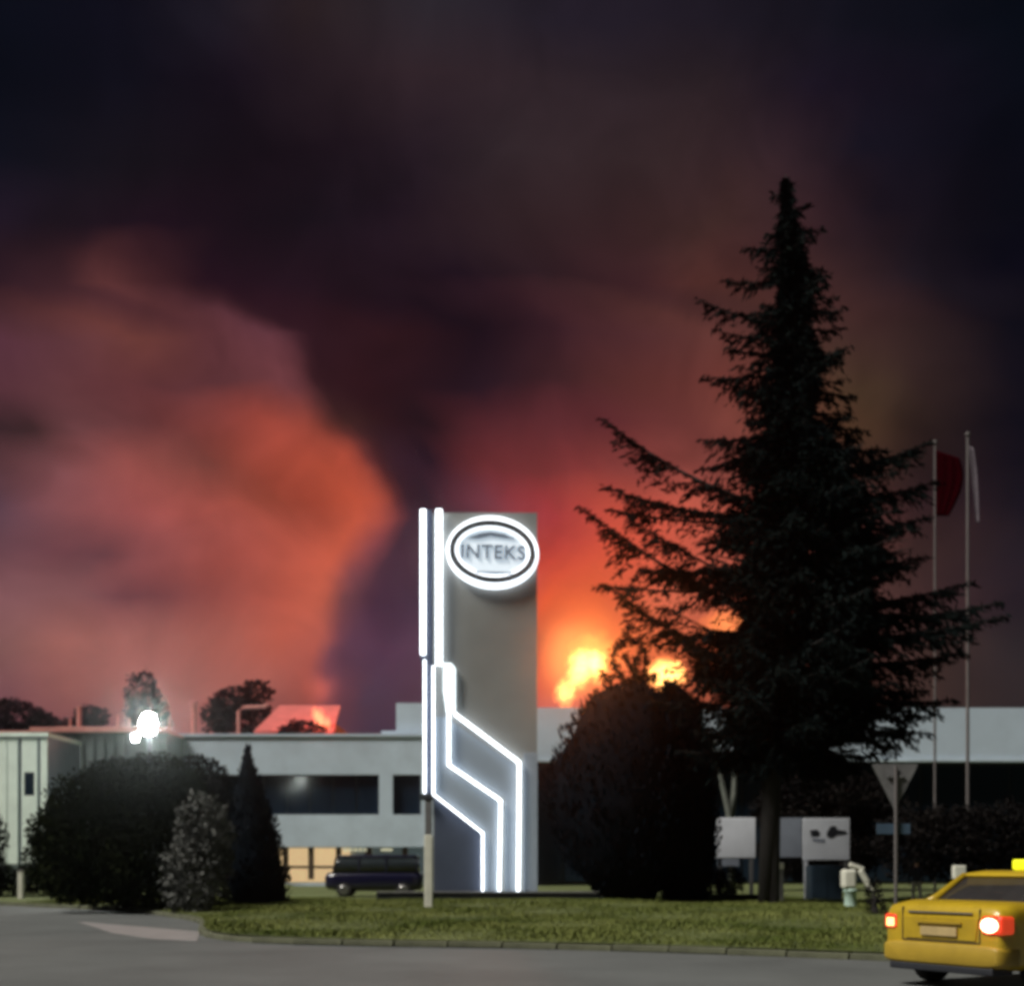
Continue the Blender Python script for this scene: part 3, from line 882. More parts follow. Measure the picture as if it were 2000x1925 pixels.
o = obj('handle', bx(-.22, .22, -.06, .06, -.06, .06, .04), M['whitepaint'], hy); o.location = (.16, -.02, zh(1692)); o.rotation_euler = (0, .35, 0)
sp = thing('short_post', 'short pale post in the grass at the far left below the cabin', 'post', (X(41, 48), 48, .15))
obj('post', bx(-.1, .1, -.1, .1, -.1, Z(1700, 48) - .15, .02), M['whitepaint'], sp)
obj('cap', bx(-.12, .12, -.12, .12, Z(1700, 48) - .148, Z(1697, 48) - .15), M['metal'], sp)
sb = thing('signal_box', 'small white box on a post rising just behind the taxi roof', 'box', (X(1873, 30), 30, .12))
obj('post', tube(bmesh.new(), [(0, 0, -.12), (0, 0, Z(1716, 30) - .12)], .05), M['metal'], sb)
obj('housing', bx(-.15, .15, -.1, .1, Z(1716, 30) - .118, Z(1689, 30) - .12, .03), M['whitepaint'], sb)

# floodlight on its pole
YQ = 60.0
fl = thing('floodlight_mast', 'glaring white floodlight on a mast above the round bush', 'floodlight', (X(290, YQ), YQ, .1))
zq = lambda py: Z(py, YQ) - .1
kq = YQ / F
obj('mast', tube(bmesh.new(), [(0, .15, -.1), (0, .15, zq(1400))], [.12, .08], 10), M['black'], fl)
obj('crossarm', tube(bmesh.new(), [(-.95, .1, zq(1432)), (.35, .1, zq(1425))], .05, 8), M['metal'], fl)
def head(dx, py, w, h):
    hz = zq(py)
    hs = obj('lamp_head', bx(dx - w * .8, dx + w * .8, .10, .30, hz - h, hz + h, .03), M['metal'], fl)
    bm = bmesh.new(); bmesh.ops.create_uvsphere(bm, u_segments=20, v_segments=12, radius=1.0)
    for v in bm.verts: v.co = Vector((dx + v.co.x * w, v.co.y * w * .6 - w * .35, hz + v.co.z * h))
    obj('lamp_globe', bm, M['flood'], hs, True)
head(.04, 1414, .40, .54); head(-.62, 1440, .15, .18)

# ------------------------------------------------------------------ fire beyond the buildings
def flame_mat(name, hot, cool, strength, seed):
    m = bpy.data.materials.new(name); m.use_nodes = True; t = m.node_tree; t.nodes.clear()
    tcn = t.nodes.new('ShaderNodeTexCoord')
    nn = t.nodes.new('ShaderNodeTexNoise'); nn.noise_dimensions = '4D'; nn.inputs['W'].default_value = seed
    nn.inputs['Scale'].default_value = 3.0; nn.inputs['Detail'].default_value = 4; nn.inputs['Roughness'].default_value = .6
    t.links.new(tcn.outputs['Object'], nn.inputs['Vector'])
    ln = t.nodes.new('ShaderNodeVectorMath'); ln.operation = 'LENGTH'; t.links.new(tcn.outputs['Object'], ln.inputs[0])
    s1 = t.nodes.new('ShaderNodeMath'); s1.operation = 'MULTIPLY_ADD'; t.links.new(nn.outputs[0], s1.inputs[0]); s1.inputs[1].default_value = 2.1
    s1.inputs[2].default_value = -.12
    s2 = t.nodes.new('ShaderNodeMath'); s2.operation = 'SUBTRACT'; t.links.new(s1.outputs[0], s2.inputs[0]); t.links.new(ln.outputs['Value'], s2.inputs[1])
    cl = t.nodes.new('ShaderNodeMapRange'); t.links.new(s2.outputs[0], cl.inputs[0]); cl.inputs[1].default_value = 0; cl.inputs[2].default_value = .42
    cr = t.nodes.new('ShaderNodeValToRGB'); cr.color_ramp.elements[0].color = (*cool, 1); cr.color_ramp.elements[1].color = (*hot, 1)
    t.links.new(cl.outputs[0], cr.inputs[0])
    st = t.nodes.new('ShaderNodeMath'); st.operation = 'MULTIPLY'; t.links.new(cl.outputs[0], st.inputs[0]); st.inputs[1].default_value = strength
    em = t.nodes.new('ShaderNodeEmission'); t.links.new(cr.outputs[0], em.inputs[0]); t.links.new(st.outputs[0], em.inputs[1])
    out = t.nodes.new('ShaderNodeOutputMaterial'); t.links.new(em.outputs[0], out.inputs['Volume'])
    return m


YX = 150.0
kx = YX / F
def flame(parent, ox, oz, px, py, rx, rz, m):
    bm = bmesh.new(); bmesh.ops.create_icosphere(bm, subdivisions=3, radius=1.0)
    for v in bm.verts:
        f_ = 1 + .18 * mnoise.noise(v.co * 1.7 + Vector((px, py, 0)))
        v.co *= f_
        if v.co.z > 0: v.co.x *= 1 - .35 * v.co.z
    o = obj('flame', bm, m, parent, True)
    c = P(px, py, YX)
    o.location = (c.x - ox, 0, c.z - oz)
    o.scale = (rx * kx, rx * kx * .8, rz * kx)
    return o
c0 = P(1125, 1345, YX)
fire = thing('blaze', 'bright yellow blaze showing beside the dark trees, right of the lit sign', 'fire', (c0.x, YX, c0.z))
hot, cool = (1.0, .62, .16), (1.0, .16, .015)
fm = flame_mat('flame_hot', hot, cool, 1.0, 1.0)
fm2 = flame_mat('flame_warm', (1.0, .32, .06), (1.0, .12, .015), .15, 4.0)
flame(fire, c0.x, c0.z, 1104, 1352, 28, 34, fm)
flame(fire, c0.x, c0.z, 1142, 1294, 44, 36, fm)
flame(fire, c0.x, c0.z, 1165, 1280, 70, 60, fm2)
flame(fire, c0.x, c0.z, 1128, 1322, 30, 30, fm)
flame(fire, c0.x, c0.z, 1168, 1300, 26, 40, fm)
c1 = P(1310, 1310, YX)
fire2 = thing('blaze', 'orange blaze glinting through the lowest left boughs of the cedar', 'fire', (c1.x, YX, c1.z))
flame(fire2, c1.x, c1.z, 1300, 1318, 52, 40, fm)
flame(fire2, c1.x, c1.z, 1420, 1225, 70, 50, fm2)
c2 = P(645, 1418, 104)
fire3 = thing('small_fire', 'small orange fire burning at the right end of the pink roof', 'fire', (c2.x, 104, c2.z))
fm3 = flame_mat('flame_small', (1.0, .30, .10), (1.0, .08, .02), 2.4, 7.0)
for dx, dz, r, rr in ((-.1, 0, .55, 1.1), (.5, -.3, .4, .7), (-.5, .5, .35, .7)):
    bm = bmesh.new(); bmesh.ops.create_icosphere(bm, subdivisions=2, radius=1.0)
    o = obj('flame', bm, fm3, fire3, True); o.location = (dx, -5, dz); o.scale = (r, r, rr)
pl_d = bpy.data.lights.new('firelight', 'POINT'); pl_d.energy = 26000; pl_d.color = (1, .26, .06); pl_d.shadow_soft_size = 4
plo = bpy.data.objects.new('firelight', pl_d); COL.objects.link(plo); plo.location = (8, YX - 4, 26)
pd2 = bpy.data.lights.new('small_firelight', 'POINT'); pd2.energy = 900; pd2.color = (1, .16, .07); pd2.shadow_soft_size = .8
po2 = bpy.data.objects.new('small_firelight', pd2); COL.objects.link(po2); po2.location = (c2.x + .3, 97.5, c2.z + 2.2)


# ------------------------------------------------------------------ vehicles
def ring_body(x, hw, zb, zt, n=20, e=3.2):
    r = []
    cz, hz = (zb + zt) / 2, (zt - zb) / 2
    for k in range(n):
        a = 2 * PI * (k + .5) / n
        c, s = math.cos(a), math.sin(a)
        r.append((x, hw * math.copysign(abs(c) ** (2 / e), c), cz + hz * math.copysign(abs(s) ** (2 / e), s)))
    return r


def rrect(x0, x1, hy, z, r=.12, n=5, x0b=None):
    pts = []
    for cx, cy, a0 in ((x1 - r, hy - r, 0), (x0 + r, hy - r, PI / 2), (x0 + r, -hy + r, PI), (x1 - r, -hy + r, 1.5 * PI)):
        for i in range(n):
            a = a0 + (PI / 2) * i / (n - 1)
            pts.append((cx + r * math.cos(a), cy + r * math.sin(a), z))
    return pts


def wheel(parent, x, y, r=.31, w=.2):
    side = 1 if y > 0 else -1
    bm = bmesh.new()
    tube(bm, [(0, -w / 2, 0), (0, -w / 2 + .03, 0), (0, w / 2 - .03, 0), (0, w / 2, 0)], [r * .92, r, r, r * .92], 24)
    t = obj('wheel', bm, M['tyre'], parent)
    t.location = (x, y, r)
    bm = tube(bmesh.new(), [(0, 0, 0), (0, side * .015, 0)], [r * .62, r * .55], 16)
    o = obj('rim', bm, M['rim'], t); o.location = (0, side * (w / 2 + .002), 0)
    for k in range(5):
        a = 2 * PI * k / 5
        o = obj('spoke', bx(-.03, .03, -.01, .01, .05, r * .55), M['rim'], t)
        o.location = (0, side * (w / 2 + .028), 0); o.rotation_euler = (0, a, 0)
    return t


# taxi: x forward from the rear bumper
b_ = math.radians(58)
PL = Vector((4.64, 15.35, 0))
rv = Vector((math.cos(b_), -math.sin(b_), 0))
hv = Vector((math.sin(b_), math.cos(b_), 0))
W2 = .86
org = PL + rv * W2
taxi = thing('taxi', 'yellow taxi with lit tail lamps leaving at the right edge', 'taxi', tuple(org), math.atan2(hv.y, hv.x))
st = [(0.0, .78, .36, .90), (.02, .815, .31, .965), (.07, .84, .27, 1.02), (.30, .85, .24, 1.06), (.8, .86, .22, 1.045), (1.3, .865, .22, 1.0), (2.2, .87, .22, .97),
      (3.1, .865, .22, .95), (3.7, .85, .24, .86), (4.1, .81, .28, .76), (4.28, .70, .34, .66)]
tb = obj('body', loft([ring_body(*s, n=44, e=7) for s in st]), M['yellow'], taxi, True)
gh = obj('glasshouse', loft([rrect(.62, 3.35, .76, .95), rrect(.78, 3.2, .745, 1.04), rrect(1.22, 2.62, .62, 1.34)]), M['carglass'], taxi, True)
obj('roof', loft([rrect(1.16, 2.68, .635, 1.335), rrect(1.2, 2.64, .62, 1.375), rrect(1.4, 2.4, .48, 1.41)]), M['yellow'], taxi, True)
for s in (1, -1):
    obj('rear_pillar', tube(bmesh.new(), [(.66, s * .72, 1.0), (.82, s * .705, 1.07), (1.22, s * .60, 1.35)], [.06, .055, .04], 8), M['yellow'], taxi, True)
    obj('middle_pillar', tube(bmesh.new(), [(2.0, s * .765, .98), (1.98, s * .63, 1.35)], .035, 8), M['yellow'], taxi, True)
    obj('front_pillar', tube(bmesh.new(), [(3.2, s * .73, .98), (2.62, s * .61, 1.35)], .035, 8), M['yellow'], taxi, True)
    wheel(taxi, .82, s * .78); wheel(taxi, 3.42, s * .78)
    obj('wing_mirror', bx(2.85, 3.0, min(s * .88, s * 1.02), max(s * .88, s * 1.02), .95, 1.07, .03), M['yellow'], taxi)
obj('bumper', loft([ring_body(-.045, .79, .33, .53, 36, 7), ring_body(-.03, .82, .30, .55, 36, 7), ring_body(.04, .852, .28, .56, 36, 7), ring_body(.3, .866, .28, .55, 36, 7)]), M['bumper'], taxi, True)
obj('boot_lid', loft([[(-.015 + .0, y_, z_) for y_, z_ in ((-.50, .60), (.50, .60), (.54, .86), (-.54, .86))],
                      [(.05, y_, z_) for y_, z_ in ((-.50, .60), (.50, .60), (.54, .90), (-.54, .90))]]), M['yellow'], taxi)
obj('number_plate', bx(-.045, -.018, -.26, .26, .64, .745, .005), M['plate'], taxi)
obj('plate_lip', bx(-.05, -.016, -.32, .32, .785, .805), M['bumper'], taxi)
# left lamp (+y) is the small one, the right one brakes brightly
lr = obj('tail_lamp', bx(-.02, .12, .64, .83, .70, .88, .03), M['brakered'], taxi)
obj('lamp_core', bx(-.035, -.022, .67, .78, .73, .83, .004), M['tail'], lr)
rr_ = obj('tail_lamp', bx(-.03, .22, -.865, -.58, .68, .90, .04), M['brakered'], taxi)
obj('lamp_core', lathe(bmesh.new(), [(.02, 0), (.09, .004), (.10, .012), (.02, .02)], 14), M['brake'], rr_)
lc = rr_.children[0]; lc.rotation_euler = (0, -PI / 2, 0); lc.location = (-.032, -.71, .79); lc.scale = (.85, 1.2, 1)
bmx = bx(1.75, 1.98, -.30, .30, 1.412, 1.55, .03)
obj('roof_sign', bmx, M['taxisign'], taxi)
for y0_, y1_, z0_, z1_ in ((-.56, -.548, .58, .97), (.548, .56, .58, .97), (-.56, .56, .568, .58)):
    obj('panel_gap', bx(-.008, .01, y0_, y1_, z0_, z1_), M['black'], taxi)
obj('chrome_strip', bx(-.022, .0, -.46, .46, .905, .925, .004), M['rim'], taxi)
obj('lower_valance', bx(-.03, .35, -.74, .74, .21, .30, .02), M['black'], taxi)
obj('rear_shelf', bx(.9, 1.3, -.5, .5, .985, 1.03), M['rim'], taxi)

# dark blue van
YV = 55.0
van = thing('minivan', 'dark blue minivan parked broadside before the lit beige room', 'van', (X(640, YV), YV, 0.0), 0)
Lv = X(826, YV) - X(640, YV)
sv = [(0, .78, .45, .95), (.08, .84, .34, 1.08), (.5, .88, .28, 1.14), (2, .9, .27, 1.15), (Lv - .5, .9, .28, 1.15), (Lv - .1, .86, .32, 1.12), (Lv, .8, .42, 1.0)]
obj('body', loft([ring_body(*s, e=5) for s in sv]), M['bluecar'], van, True)
obj('glasshouse', loft([rrect(.3, Lv - .12, .82, 1.10), rrect(.55, Lv - .2, .74, 1.74)]), M['vanglass'], van, True)
obj('roof', loft([rrect(.5, Lv - .16, .755, 1.74), rrect(.7, Lv - .25, .70, 1.86)]), M['bluecar'], van, True)
for s in (1, -1):
    for xx in (.36, 1.5, 2.7, Lv - .2):
        obj('pillar', tube(bmesh.new(), [(xx, s * .82, 1.12), (xx + .12 * (xx < 1), s * .745, 1.75)], .04, 6), M['bluecar'], van)
    wheel(van, .85, s * .8, .33); wheel(van, Lv - .8, s * .8, .33)
obj('roof_aerial', tube(bmesh.new(), [(1.72, 0, 1.85), (1.66, 0, 2.0)], .05, 8), M['black'], van)
for xx, m in ((-.005, M['metal']),):
    obj('headlamp', bx(xx, .1, -.80, -.55, .78, .92, .02), m, van); obj('headlamp', bx(xx, .1, .55, .80, .78, .92, .02), m, van)

# ------------------------------------------------------------------ person behind the taxi
YM = 40.0
ps = thing('person', 'person in a dark top and pale trousers standing behind the taxi boot', 'person', (X(1790, YM), YM, .0), PI * .9)
ps.location.z = .0
J = {'pelvis': (0, 0, .88), 'belly': (0, 0, 1.02), 'chest': (0, .01, 1.22), 'neck': (0, 0, 1.38), 'head0': (0, -.01, 1.47), 'head1': (0, -.01, 1.60),
     'hl': (.09, 0, .84), 'kl': (.10, -.03, .46), 'al': (.10, .02, .08), 'tl': (.11, -.14, .03),
     'hr': (-.09, 0, .84), 'kr': (-.12, .02, .46), 'ar': (-.13, .05, .08), 'tr': (-.14, -.11, .03),
     'sl': (.17, 0, 1.32), 'el': (.24, .03, 1.07), 'wl': (.22, -.05, .84), 'fl': (.21, -.08, .76),
     'sr': (-.17, 0, 1.32), 'er': (-.23, .03, 1.07), 'wr': (-.18, -.10, .88), 'fr': (-.16, -.15, .82)}
RJ = {'pelvis': .13, 'belly': .125, 'chest': .14, 'neck': .055, 'head0': .075, 'head1': .08, 'h': .09, 'k': .06, 'a': .042, 't': .035, 's': .06, 'e': .042, 'w': .03, 'f': .028}
EJ = [('pelvis', 'belly'), ('belly', 'chest'), ('chest', 'neck'), ('neck', 'head0'), ('head0', 'head1'), ('pelvis', 'hl'), ('hl', 'kl'), ('kl', 'al'), ('al', 'tl'),
      ('pelvis', 'hr'), ('hr', 'kr'), ('kr', 'ar'), ('ar', 'tr'), ('chest', 'sl'), ('sl', 'el'), ('el', 'wl'), ('wl', 'fl'), ('chest', 'sr'), ('sr', 'er'), ('er', 'wr'), ('wr', 'fr')]
names = list(J)
me = bpy.data.meshes.new('body'); me.from_pydata([J[k] for k in names], [(names.index(a), names.index(b)) for a, b in EJ], []); me.update()
bo = bpy.data.objects.new('body', me); COL.objects.link(bo); bo.parent = ps
md = bo.modifiers.new('skin', 'SKIN'); md.use_smooth_shade = True
sk = me.skin_vertices[0].data
for i, k in enumerate(names):
    r = RJ.get(k, RJ.get(k[0], .05)); sk[i].radius = (r, r * .85)
    sk[i].use_root = (k == 'pelvis')
bo.modifiers.new('sub', 'SUBSURF').levels = 1
bo.modifiers['sub'].render_levels = 1
dg = bpy.context.evaluated_depsgraph_get()
me2 = bpy.data.meshes.new_from_object(bo.evaluated_get(dg))
bo.modifiers.clear(); bo.data = me2
me2.materials.clear()
for m in (M['skin'], M['shirt'], M['trouser']): me2.materials.append(m)
for p in me2.polygons:
    c = p.center
    hand = abs(c.x) > .12 and c.z < .90 and c.z > .7 and c.y < -.04 and abs(c.x) > .15
    p.material_index = 0 if (c.z > 1.38 or hand) else (1 if c.z > .90 or (abs(c.x) > .19 and c.z > .84) else 2)
    p.use_smooth = True
bm = bmesh.new(); bmesh.ops.create_icosphere(bm, subdivisions=2, radius=.10)
for v in bm.verts:
    if v.co.y < 0 and v.co.z < .03: v.co *= .72
    v.co.z *= 1.05
ho = obj('hair', bm, M['black'], ps, True); ho.location = (0, .012, 1.60)


# ------------------------------------------------------------------ trees
def conifer_branch(bmw, C, U, LN, p0, p1, r0, sag, dens, twig):
    """one bough from p0 to p1; wood into bmw, needle sprays into the lists"""
    p0, p1 = Vector(p0), Vector(p1)
    d = p1 - p0; L_ = d.length
    if L_ < .05: return
    side = Vector((-d.y, d.x, 0)); side = side.normalized() if side.length > 1e-4 else Vector((1, 0, 0))
    pts = []
    for i in range(7):
        t = i / 6
        q = p0.lerp(p1, t); q.z += -sag * L_ * math.sin(t * PI) + .0
        pts.append(q)
    tube(bmw, pts, [max(.012, r0 * (1 - .85 * i / 6)) for i in range(7)], 5, cap=False)
    nt_ = max(3, int(L_ * dens))
    dn = d.normalized()
    for j in range(nt_):
        t = (j + random.random()) / nt_
        if t < .08 and L_ > 2: continue
        q = p0.lerp(p1, t); q.z += -sag * L_ * math.sin(t * PI)
        tl = twig * L_ ** .45 * (math.sin(min(1, t * 1.15) * PI) ** .6 + .22) * random.uniform(.55, 1.2)
        if tl < .12: tl = .12
        s = random.choice((-1, 1))
        dv = (dn * random.uniform(.6, 1.1) + side * s * random.uniform(.2, 1.0) + Vector((0, 0, random.uniform(-.75, .10)))).normalized()
        m_ = max(2, int(tl / .085))
        for k2 in range(m_):
            u_ = (k2 + random.random()) / m_
            c = q + dv * tl * u_ + Vector((0, 0, -.22 * tl * u_ * u_))
            C.append(c + Vector((random.gauss(0, .03), random.gauss(0, .03), random.gauss(0, .03))))
            U.append((dv * .9 + Vector((random.gauss(0, .45), random.gauss(0, .45), random.gauss(-.35, .4)))).normalized())
            LN.append(random.uniform(.18, .40))


YT = 40.0
kt = YT / F
cd = thing('cedar_tree', 'tall black cedar with ragged drooping boughs against the burning sky', 'tree', (X(1500, YT), YT, 0))
cx0 = X(1500, YT)
def TP(px, py, dy=0.0):  # on the tree, relative to its base
    v = P(px, py, YT); return Vector((v.x - cx0, dy, v.z))
trunk_px = [(1500, 1785), (1508, 1500), (1530, 1200), (1545, 900), (1556, 700), (1545, 520), (1536, 400), (1534, 342)]
def trunk_at(py):
    for (ax_, ay), (bx_, by) in zip(trunk_px[:-1], trunk_px[1:]):
        if by <= py <= ay:
            t = (ay - py) / (ay - by); return ax_ + (bx_ - ax_) * t
    return trunk_px[-1][0]
tr = tube(bmesh.new(), [TP(*p) for p in trunk_px], [.36, .30, .25, .18, .13, .08, .04, .015], 12)
obj('trunk', tr, M['bark'], cd, True)
wood = bmesh.new(); Cc, Uc, Lc = [], [], []
outline = [  # root(px,py) -> tip
    (1536, 395, 1512, 372), (1536, 420, 1577, 402), (1538, 450, 1611, 443), (1540, 462, 1495, 455), (1542, 480, 1450, 487), (1542, 530, 1608, 533), (1546, 545, 1413, 541),
    (1545, 515, 1480, 520), (1550, 635, 1357, 591), (1552, 600, 1630, 618), (1552, 665, 1389, 652), (1555, 690, 1640, 697), (1556, 720, 1376, 721), (1556, 690, 1420, 680),
    (1556, 760, 1410, 745), (1556, 730, 1439, 780), (1556, 750, 1439, 800), (1552, 780, 1455, 830), (1556, 750, 1672, 777), (1552, 810, 1700, 840), (1552, 800, 1660, 810),
    (1550, 840, 1362, 872), (1548, 850, 1360, 906), (1546, 880, 1400, 930), (1548, 870, 1740, 872), (1548, 930, 1831, 850), (1544, 980, 1850, 925),
    (1480, 985, 1180, 795), (1545, 960, 1480, 985), (1500, 1010, 1185, 928), (1520, 1010, 1193, 973), (1544, 1000, 1420, 975),
    (1540, 1220, 1132, 991), (1520, 1150, 1230, 1030), (1530, 1060, 1345, 1010), (1530, 1120, 1370, 1075), (1525, 1160, 1380, 1120),
    (1530, 1130, 1164, 1153), (1520, 1100, 1250, 1105), (1515, 1330, 1180, 1160), (1515, 1270, 1290, 1190), (1515, 1290, 1380, 1240),
    (1515, 1360, 1290, 1240), (1512, 1390, 1345, 1265), (1510, 1400, 1340, 1360), (1505, 1440, 1360, 1420), (1505, 1460, 1405, 1475),
    (1542, 1040, 1820, 1005), (1540, 1090, 1762, 1042), (1538, 1110, 1818, 1080), (1538, 1140, 1770, 1120), (1530, 1200, 1948, 1180), (1535, 1180, 1916, 1127),
    (1528, 1240, 1927, 1222), (1528, 1280, 1890, 1270), (1522, 1310, 1836, 1336), (1518, 1350, 1826, 1429), (1512, 1380, 1770, 1455), (1510, 1400, 1690, 1500),
    (1508, 1430, 1600, 1515), (1520, 1330, 1860, 1370), (1515, 1370, 1800, 1400), (1510, 1420, 1440, 1505)]
for rx_, ry_, tx_, ty_ in outline:
    p0, p1 = TP(rx_, ry_), TP(tx_, ty_)
    ln_ = (p1 - p0).length
    p1.y += random.uniform(-.28, .28) * ln_
    conifer_branch(wood, Cc, Uc, Lc, p0, p1, .02 + .012 * ln_, .05, 21 if ry_ > 830 else 15, .50 if ry_ > 830 else .40)
env = [(345, 4), (420, 26), (500, 64), (600, 88), (700, 112), (800, 118), (900, 150), (1000, 190), (1100, 215), (1200, 235), (1300, 260), (1400, 250), (1490, 170)]
def envw(py):
    for (a, wa), (b, wb) in zip(env[:-1], env[1:]):
        if a <= py <= b: return wa + (wb - wa) * (py - a) / (b - a)
    return env[-1][1]
py = 362
while py < 1492:
    w = envw(py)
    for q in range(2 if py < 700 else 4):
        a = random.uniform(0, 2 * PI)
        Lb = w * kt * random.uniform(.55, 1.2)
        lat = .95 if py > 900 else .92
        p0 = TP(trunk_at(py), py)
        p1 = p0 + Vector((math.cos(a) * Lb * lat + .25 * (py > 850), math.sin(a) * Lb, random.uniform(-.16, .10) * Lb))
        conifer_branch(wood, Cc, Uc, Lc, p0, p1, .015 + .012 * Lb, .04, 12, .46 if py > 830 else .40)
    py += 9 + 7 * (py > 700)
# inner sprays close to the stem: the crown is nearly solid there
for i in range(46000):
    py = 1475 - (1475 - 360) * random.random() ** 1.15
    low = py > 860
    ww = envw(py) * kt * (.80 if low else .50)
    if py < 430 and random.random() < .6: continue
    a = random.uniform(0, 2 * PI)
    rag = (.72 if low else .60) + (.5 if low else .8) * mnoise.noise(Vector((math.cos(a) * 1.3, math.sin(a) * 1.3, py * .016))) + .28 * mnoise.noise(Vector((math.cos(a) * 3, math.sin(a) * 3, py * .06)))
    rr = ww * rag * math.sqrt(random.random())
    p = TP(trunk_at(py), py) + Vector((math.cos(a) * rr + (.75 * min(1, (py - 860) / 200) if low else 0), math.sin(a) * rr, random.uniform(-.2, .2)))
    Cc.append(p); Uc.append(Vector((math.cos(a), math.sin(a), random.gauss(-.3, .4))).normalized()); Lc.append(random.uniform(.25, .5))
obj('boughs', wood, M['bark'], cd)
Cn, Un = np.array([tuple(v) for v in Cc]), np.array([tuple(v) for v in Uc])
Ln = np.array(Lc)
# the open windows between the boughs, where the glow shows through
qx = 1000 + (Cn[:, 0] + cx0) * F / (Cn[:, 1] + YT); qy = HOR - (Cn[:, 2] - EYE) * F / (Cn[:, 1] + YT)
keep = np.ones(len(Cn), bool)
for ex_, ey_, ea, eb in ((1335, 1036, 78, 26), (1262, 1098, 40, 14), (1395, 1092, 46, 16), (1300, 1168, 70, 20), (1385, 1212, 72, 26), (1312, 1304, 50, 36), (1405, 935, 50, 16),
                         (1770, 1062, 56, 16), (1745, 1150, 40, 18), (1660, 1462, 50, 14), (1720, 1415, 30, 10), (1440, 640, 30, 14), (1455, 700, 22, 9), (1330, 930, 40, 14), (1560, 632, 26, 7)):
    d_ = ((qx - ex_) / ea) ** 2 + ((qy - ey_) / eb) ** 2
    keep &= ~((d_ + RNG.normal(size=len(qx)) * .25 < 1) & (RNG.uniform(size=len(qx)) < .88))
Cn, Un, Ln = Cn[keep], Un[keep], Ln[keep]
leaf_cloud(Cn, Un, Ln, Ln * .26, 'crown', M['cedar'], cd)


def cypress(name, label, px, base_py, prof, Y, material, dens=26, size=.22, group=None, flat=1.0, seed=0, stem=True):
    """prof: (py, left px, right px)"""
    r = random.Random(seed)
    bx0 = X(px, Y)
    t = thing(name, label, 'tree', (bx0, Y, 0.05), group=group)
    k3 = Y / F
    C, U_, Ls = [], [], []
    ztop = Z(prof[0][0], Y)
    for i in range(len(prof) - 1):
        (pa, la, ra), (pb, lb, rb) = prof[i], prof[i + 1]
        n_ = int((pb - pa) * k3 * max(.3, (ra - la + rb - lb) / 2 * k3) * dens * 16)
        for _ in range(n_):
            u = r.random(); pp = pa + (pb - pa) * u
            l_, r_ = la + (lb - la) * u, ra + (rb - ra) * u
            cx_, w = (l_ + r_) / 2, (r_ - l_) / 2
            a = r.uniform(0, 2 * PI)
            rr = w * (1 - abs(r.gauss(0, .2))) * (1 + .04 * math.sin(a * 7 + pp * .09) + .04 * math.sin(a * 13 - pp * .2))
            rr = max(0, rr)
            C.append((((cx_ - px) + rr * math.cos(a)) * k3, rr * math.sin(a) * k3 * flat, Z(pp, Y) - .05 + r.gauss(0, .05)))
            U_.append((math.cos(a) * .4 + r.gauss(0, .25), math.sin(a) * .4 + r.gauss(0, .25), 1))
            Ls.append(size * r.uniform(.6, 1.5))
    rings = []
    for pp, l_, r_ in prof:
        cx_, w = (l_ + r_) / 2 - px, (r_ - l_) / 2 * .86
        rings.append([((cx_ + w * (1 + .06 * math.sin(5 * q + pp)) * math.cos(2 * PI * q / 18)) * k3, w * math.sin(2 * PI * q / 18) * k3, max(.0, Z(pp, Y) - .10)) for q in range(18)])
    obj('inner_foliage', loft(rings), material, t, True)
    C = np.array(C); U_ = unit(np.array(U_)); Ls = np.array(Ls)
    kp = C[:, 2] > -.02; C, U_, Ls = C[kp], U_[kp], Ls[kp]
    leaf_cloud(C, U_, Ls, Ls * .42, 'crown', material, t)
    wm = tube(bmesh.new(), [(0, 0, -.15), (0, 0, (ztop) * .4), ((prof[0][1] + prof[0][2] - 2 * px) / 2 * k3, 0, ztop * .93)], [.16, .11, .02], 8)
    obj('trunk', wm, M['bark'], t)
    return t


cypress('broad_cypress', 'broad black cypress just right of the lit sign, topped by a looping thin tip', 1225, 1772,
        [(1334, 1196, 1262), (1352, 1156, 1296), (1385, 1122, 1325), (1430, 1096, 1345), (1490, 1068, 1350), (1560, 1060, 1350), (1630, 1080, 1345), (1690, 1105, 1325), (1740, 1165, 1295), (1772, 1200, 1268)], 42, M['cypress'], dens=13, seed=3)
cypress('rounded_cypress', 'rounded black cypress touching the broad one, left of the plain white board', 1330, 1774,
        [(1328, 1298, 1318), (1348, 1284, 1345), (1385, 1270, 1372), (1440, 1262, 1390), (1520, 1262, 1400), (1620, 1264, 1404), (1700, 1272, 1400), (1774, 1296, 1378)], 43, M['cypress'], dens=13, seed=4)
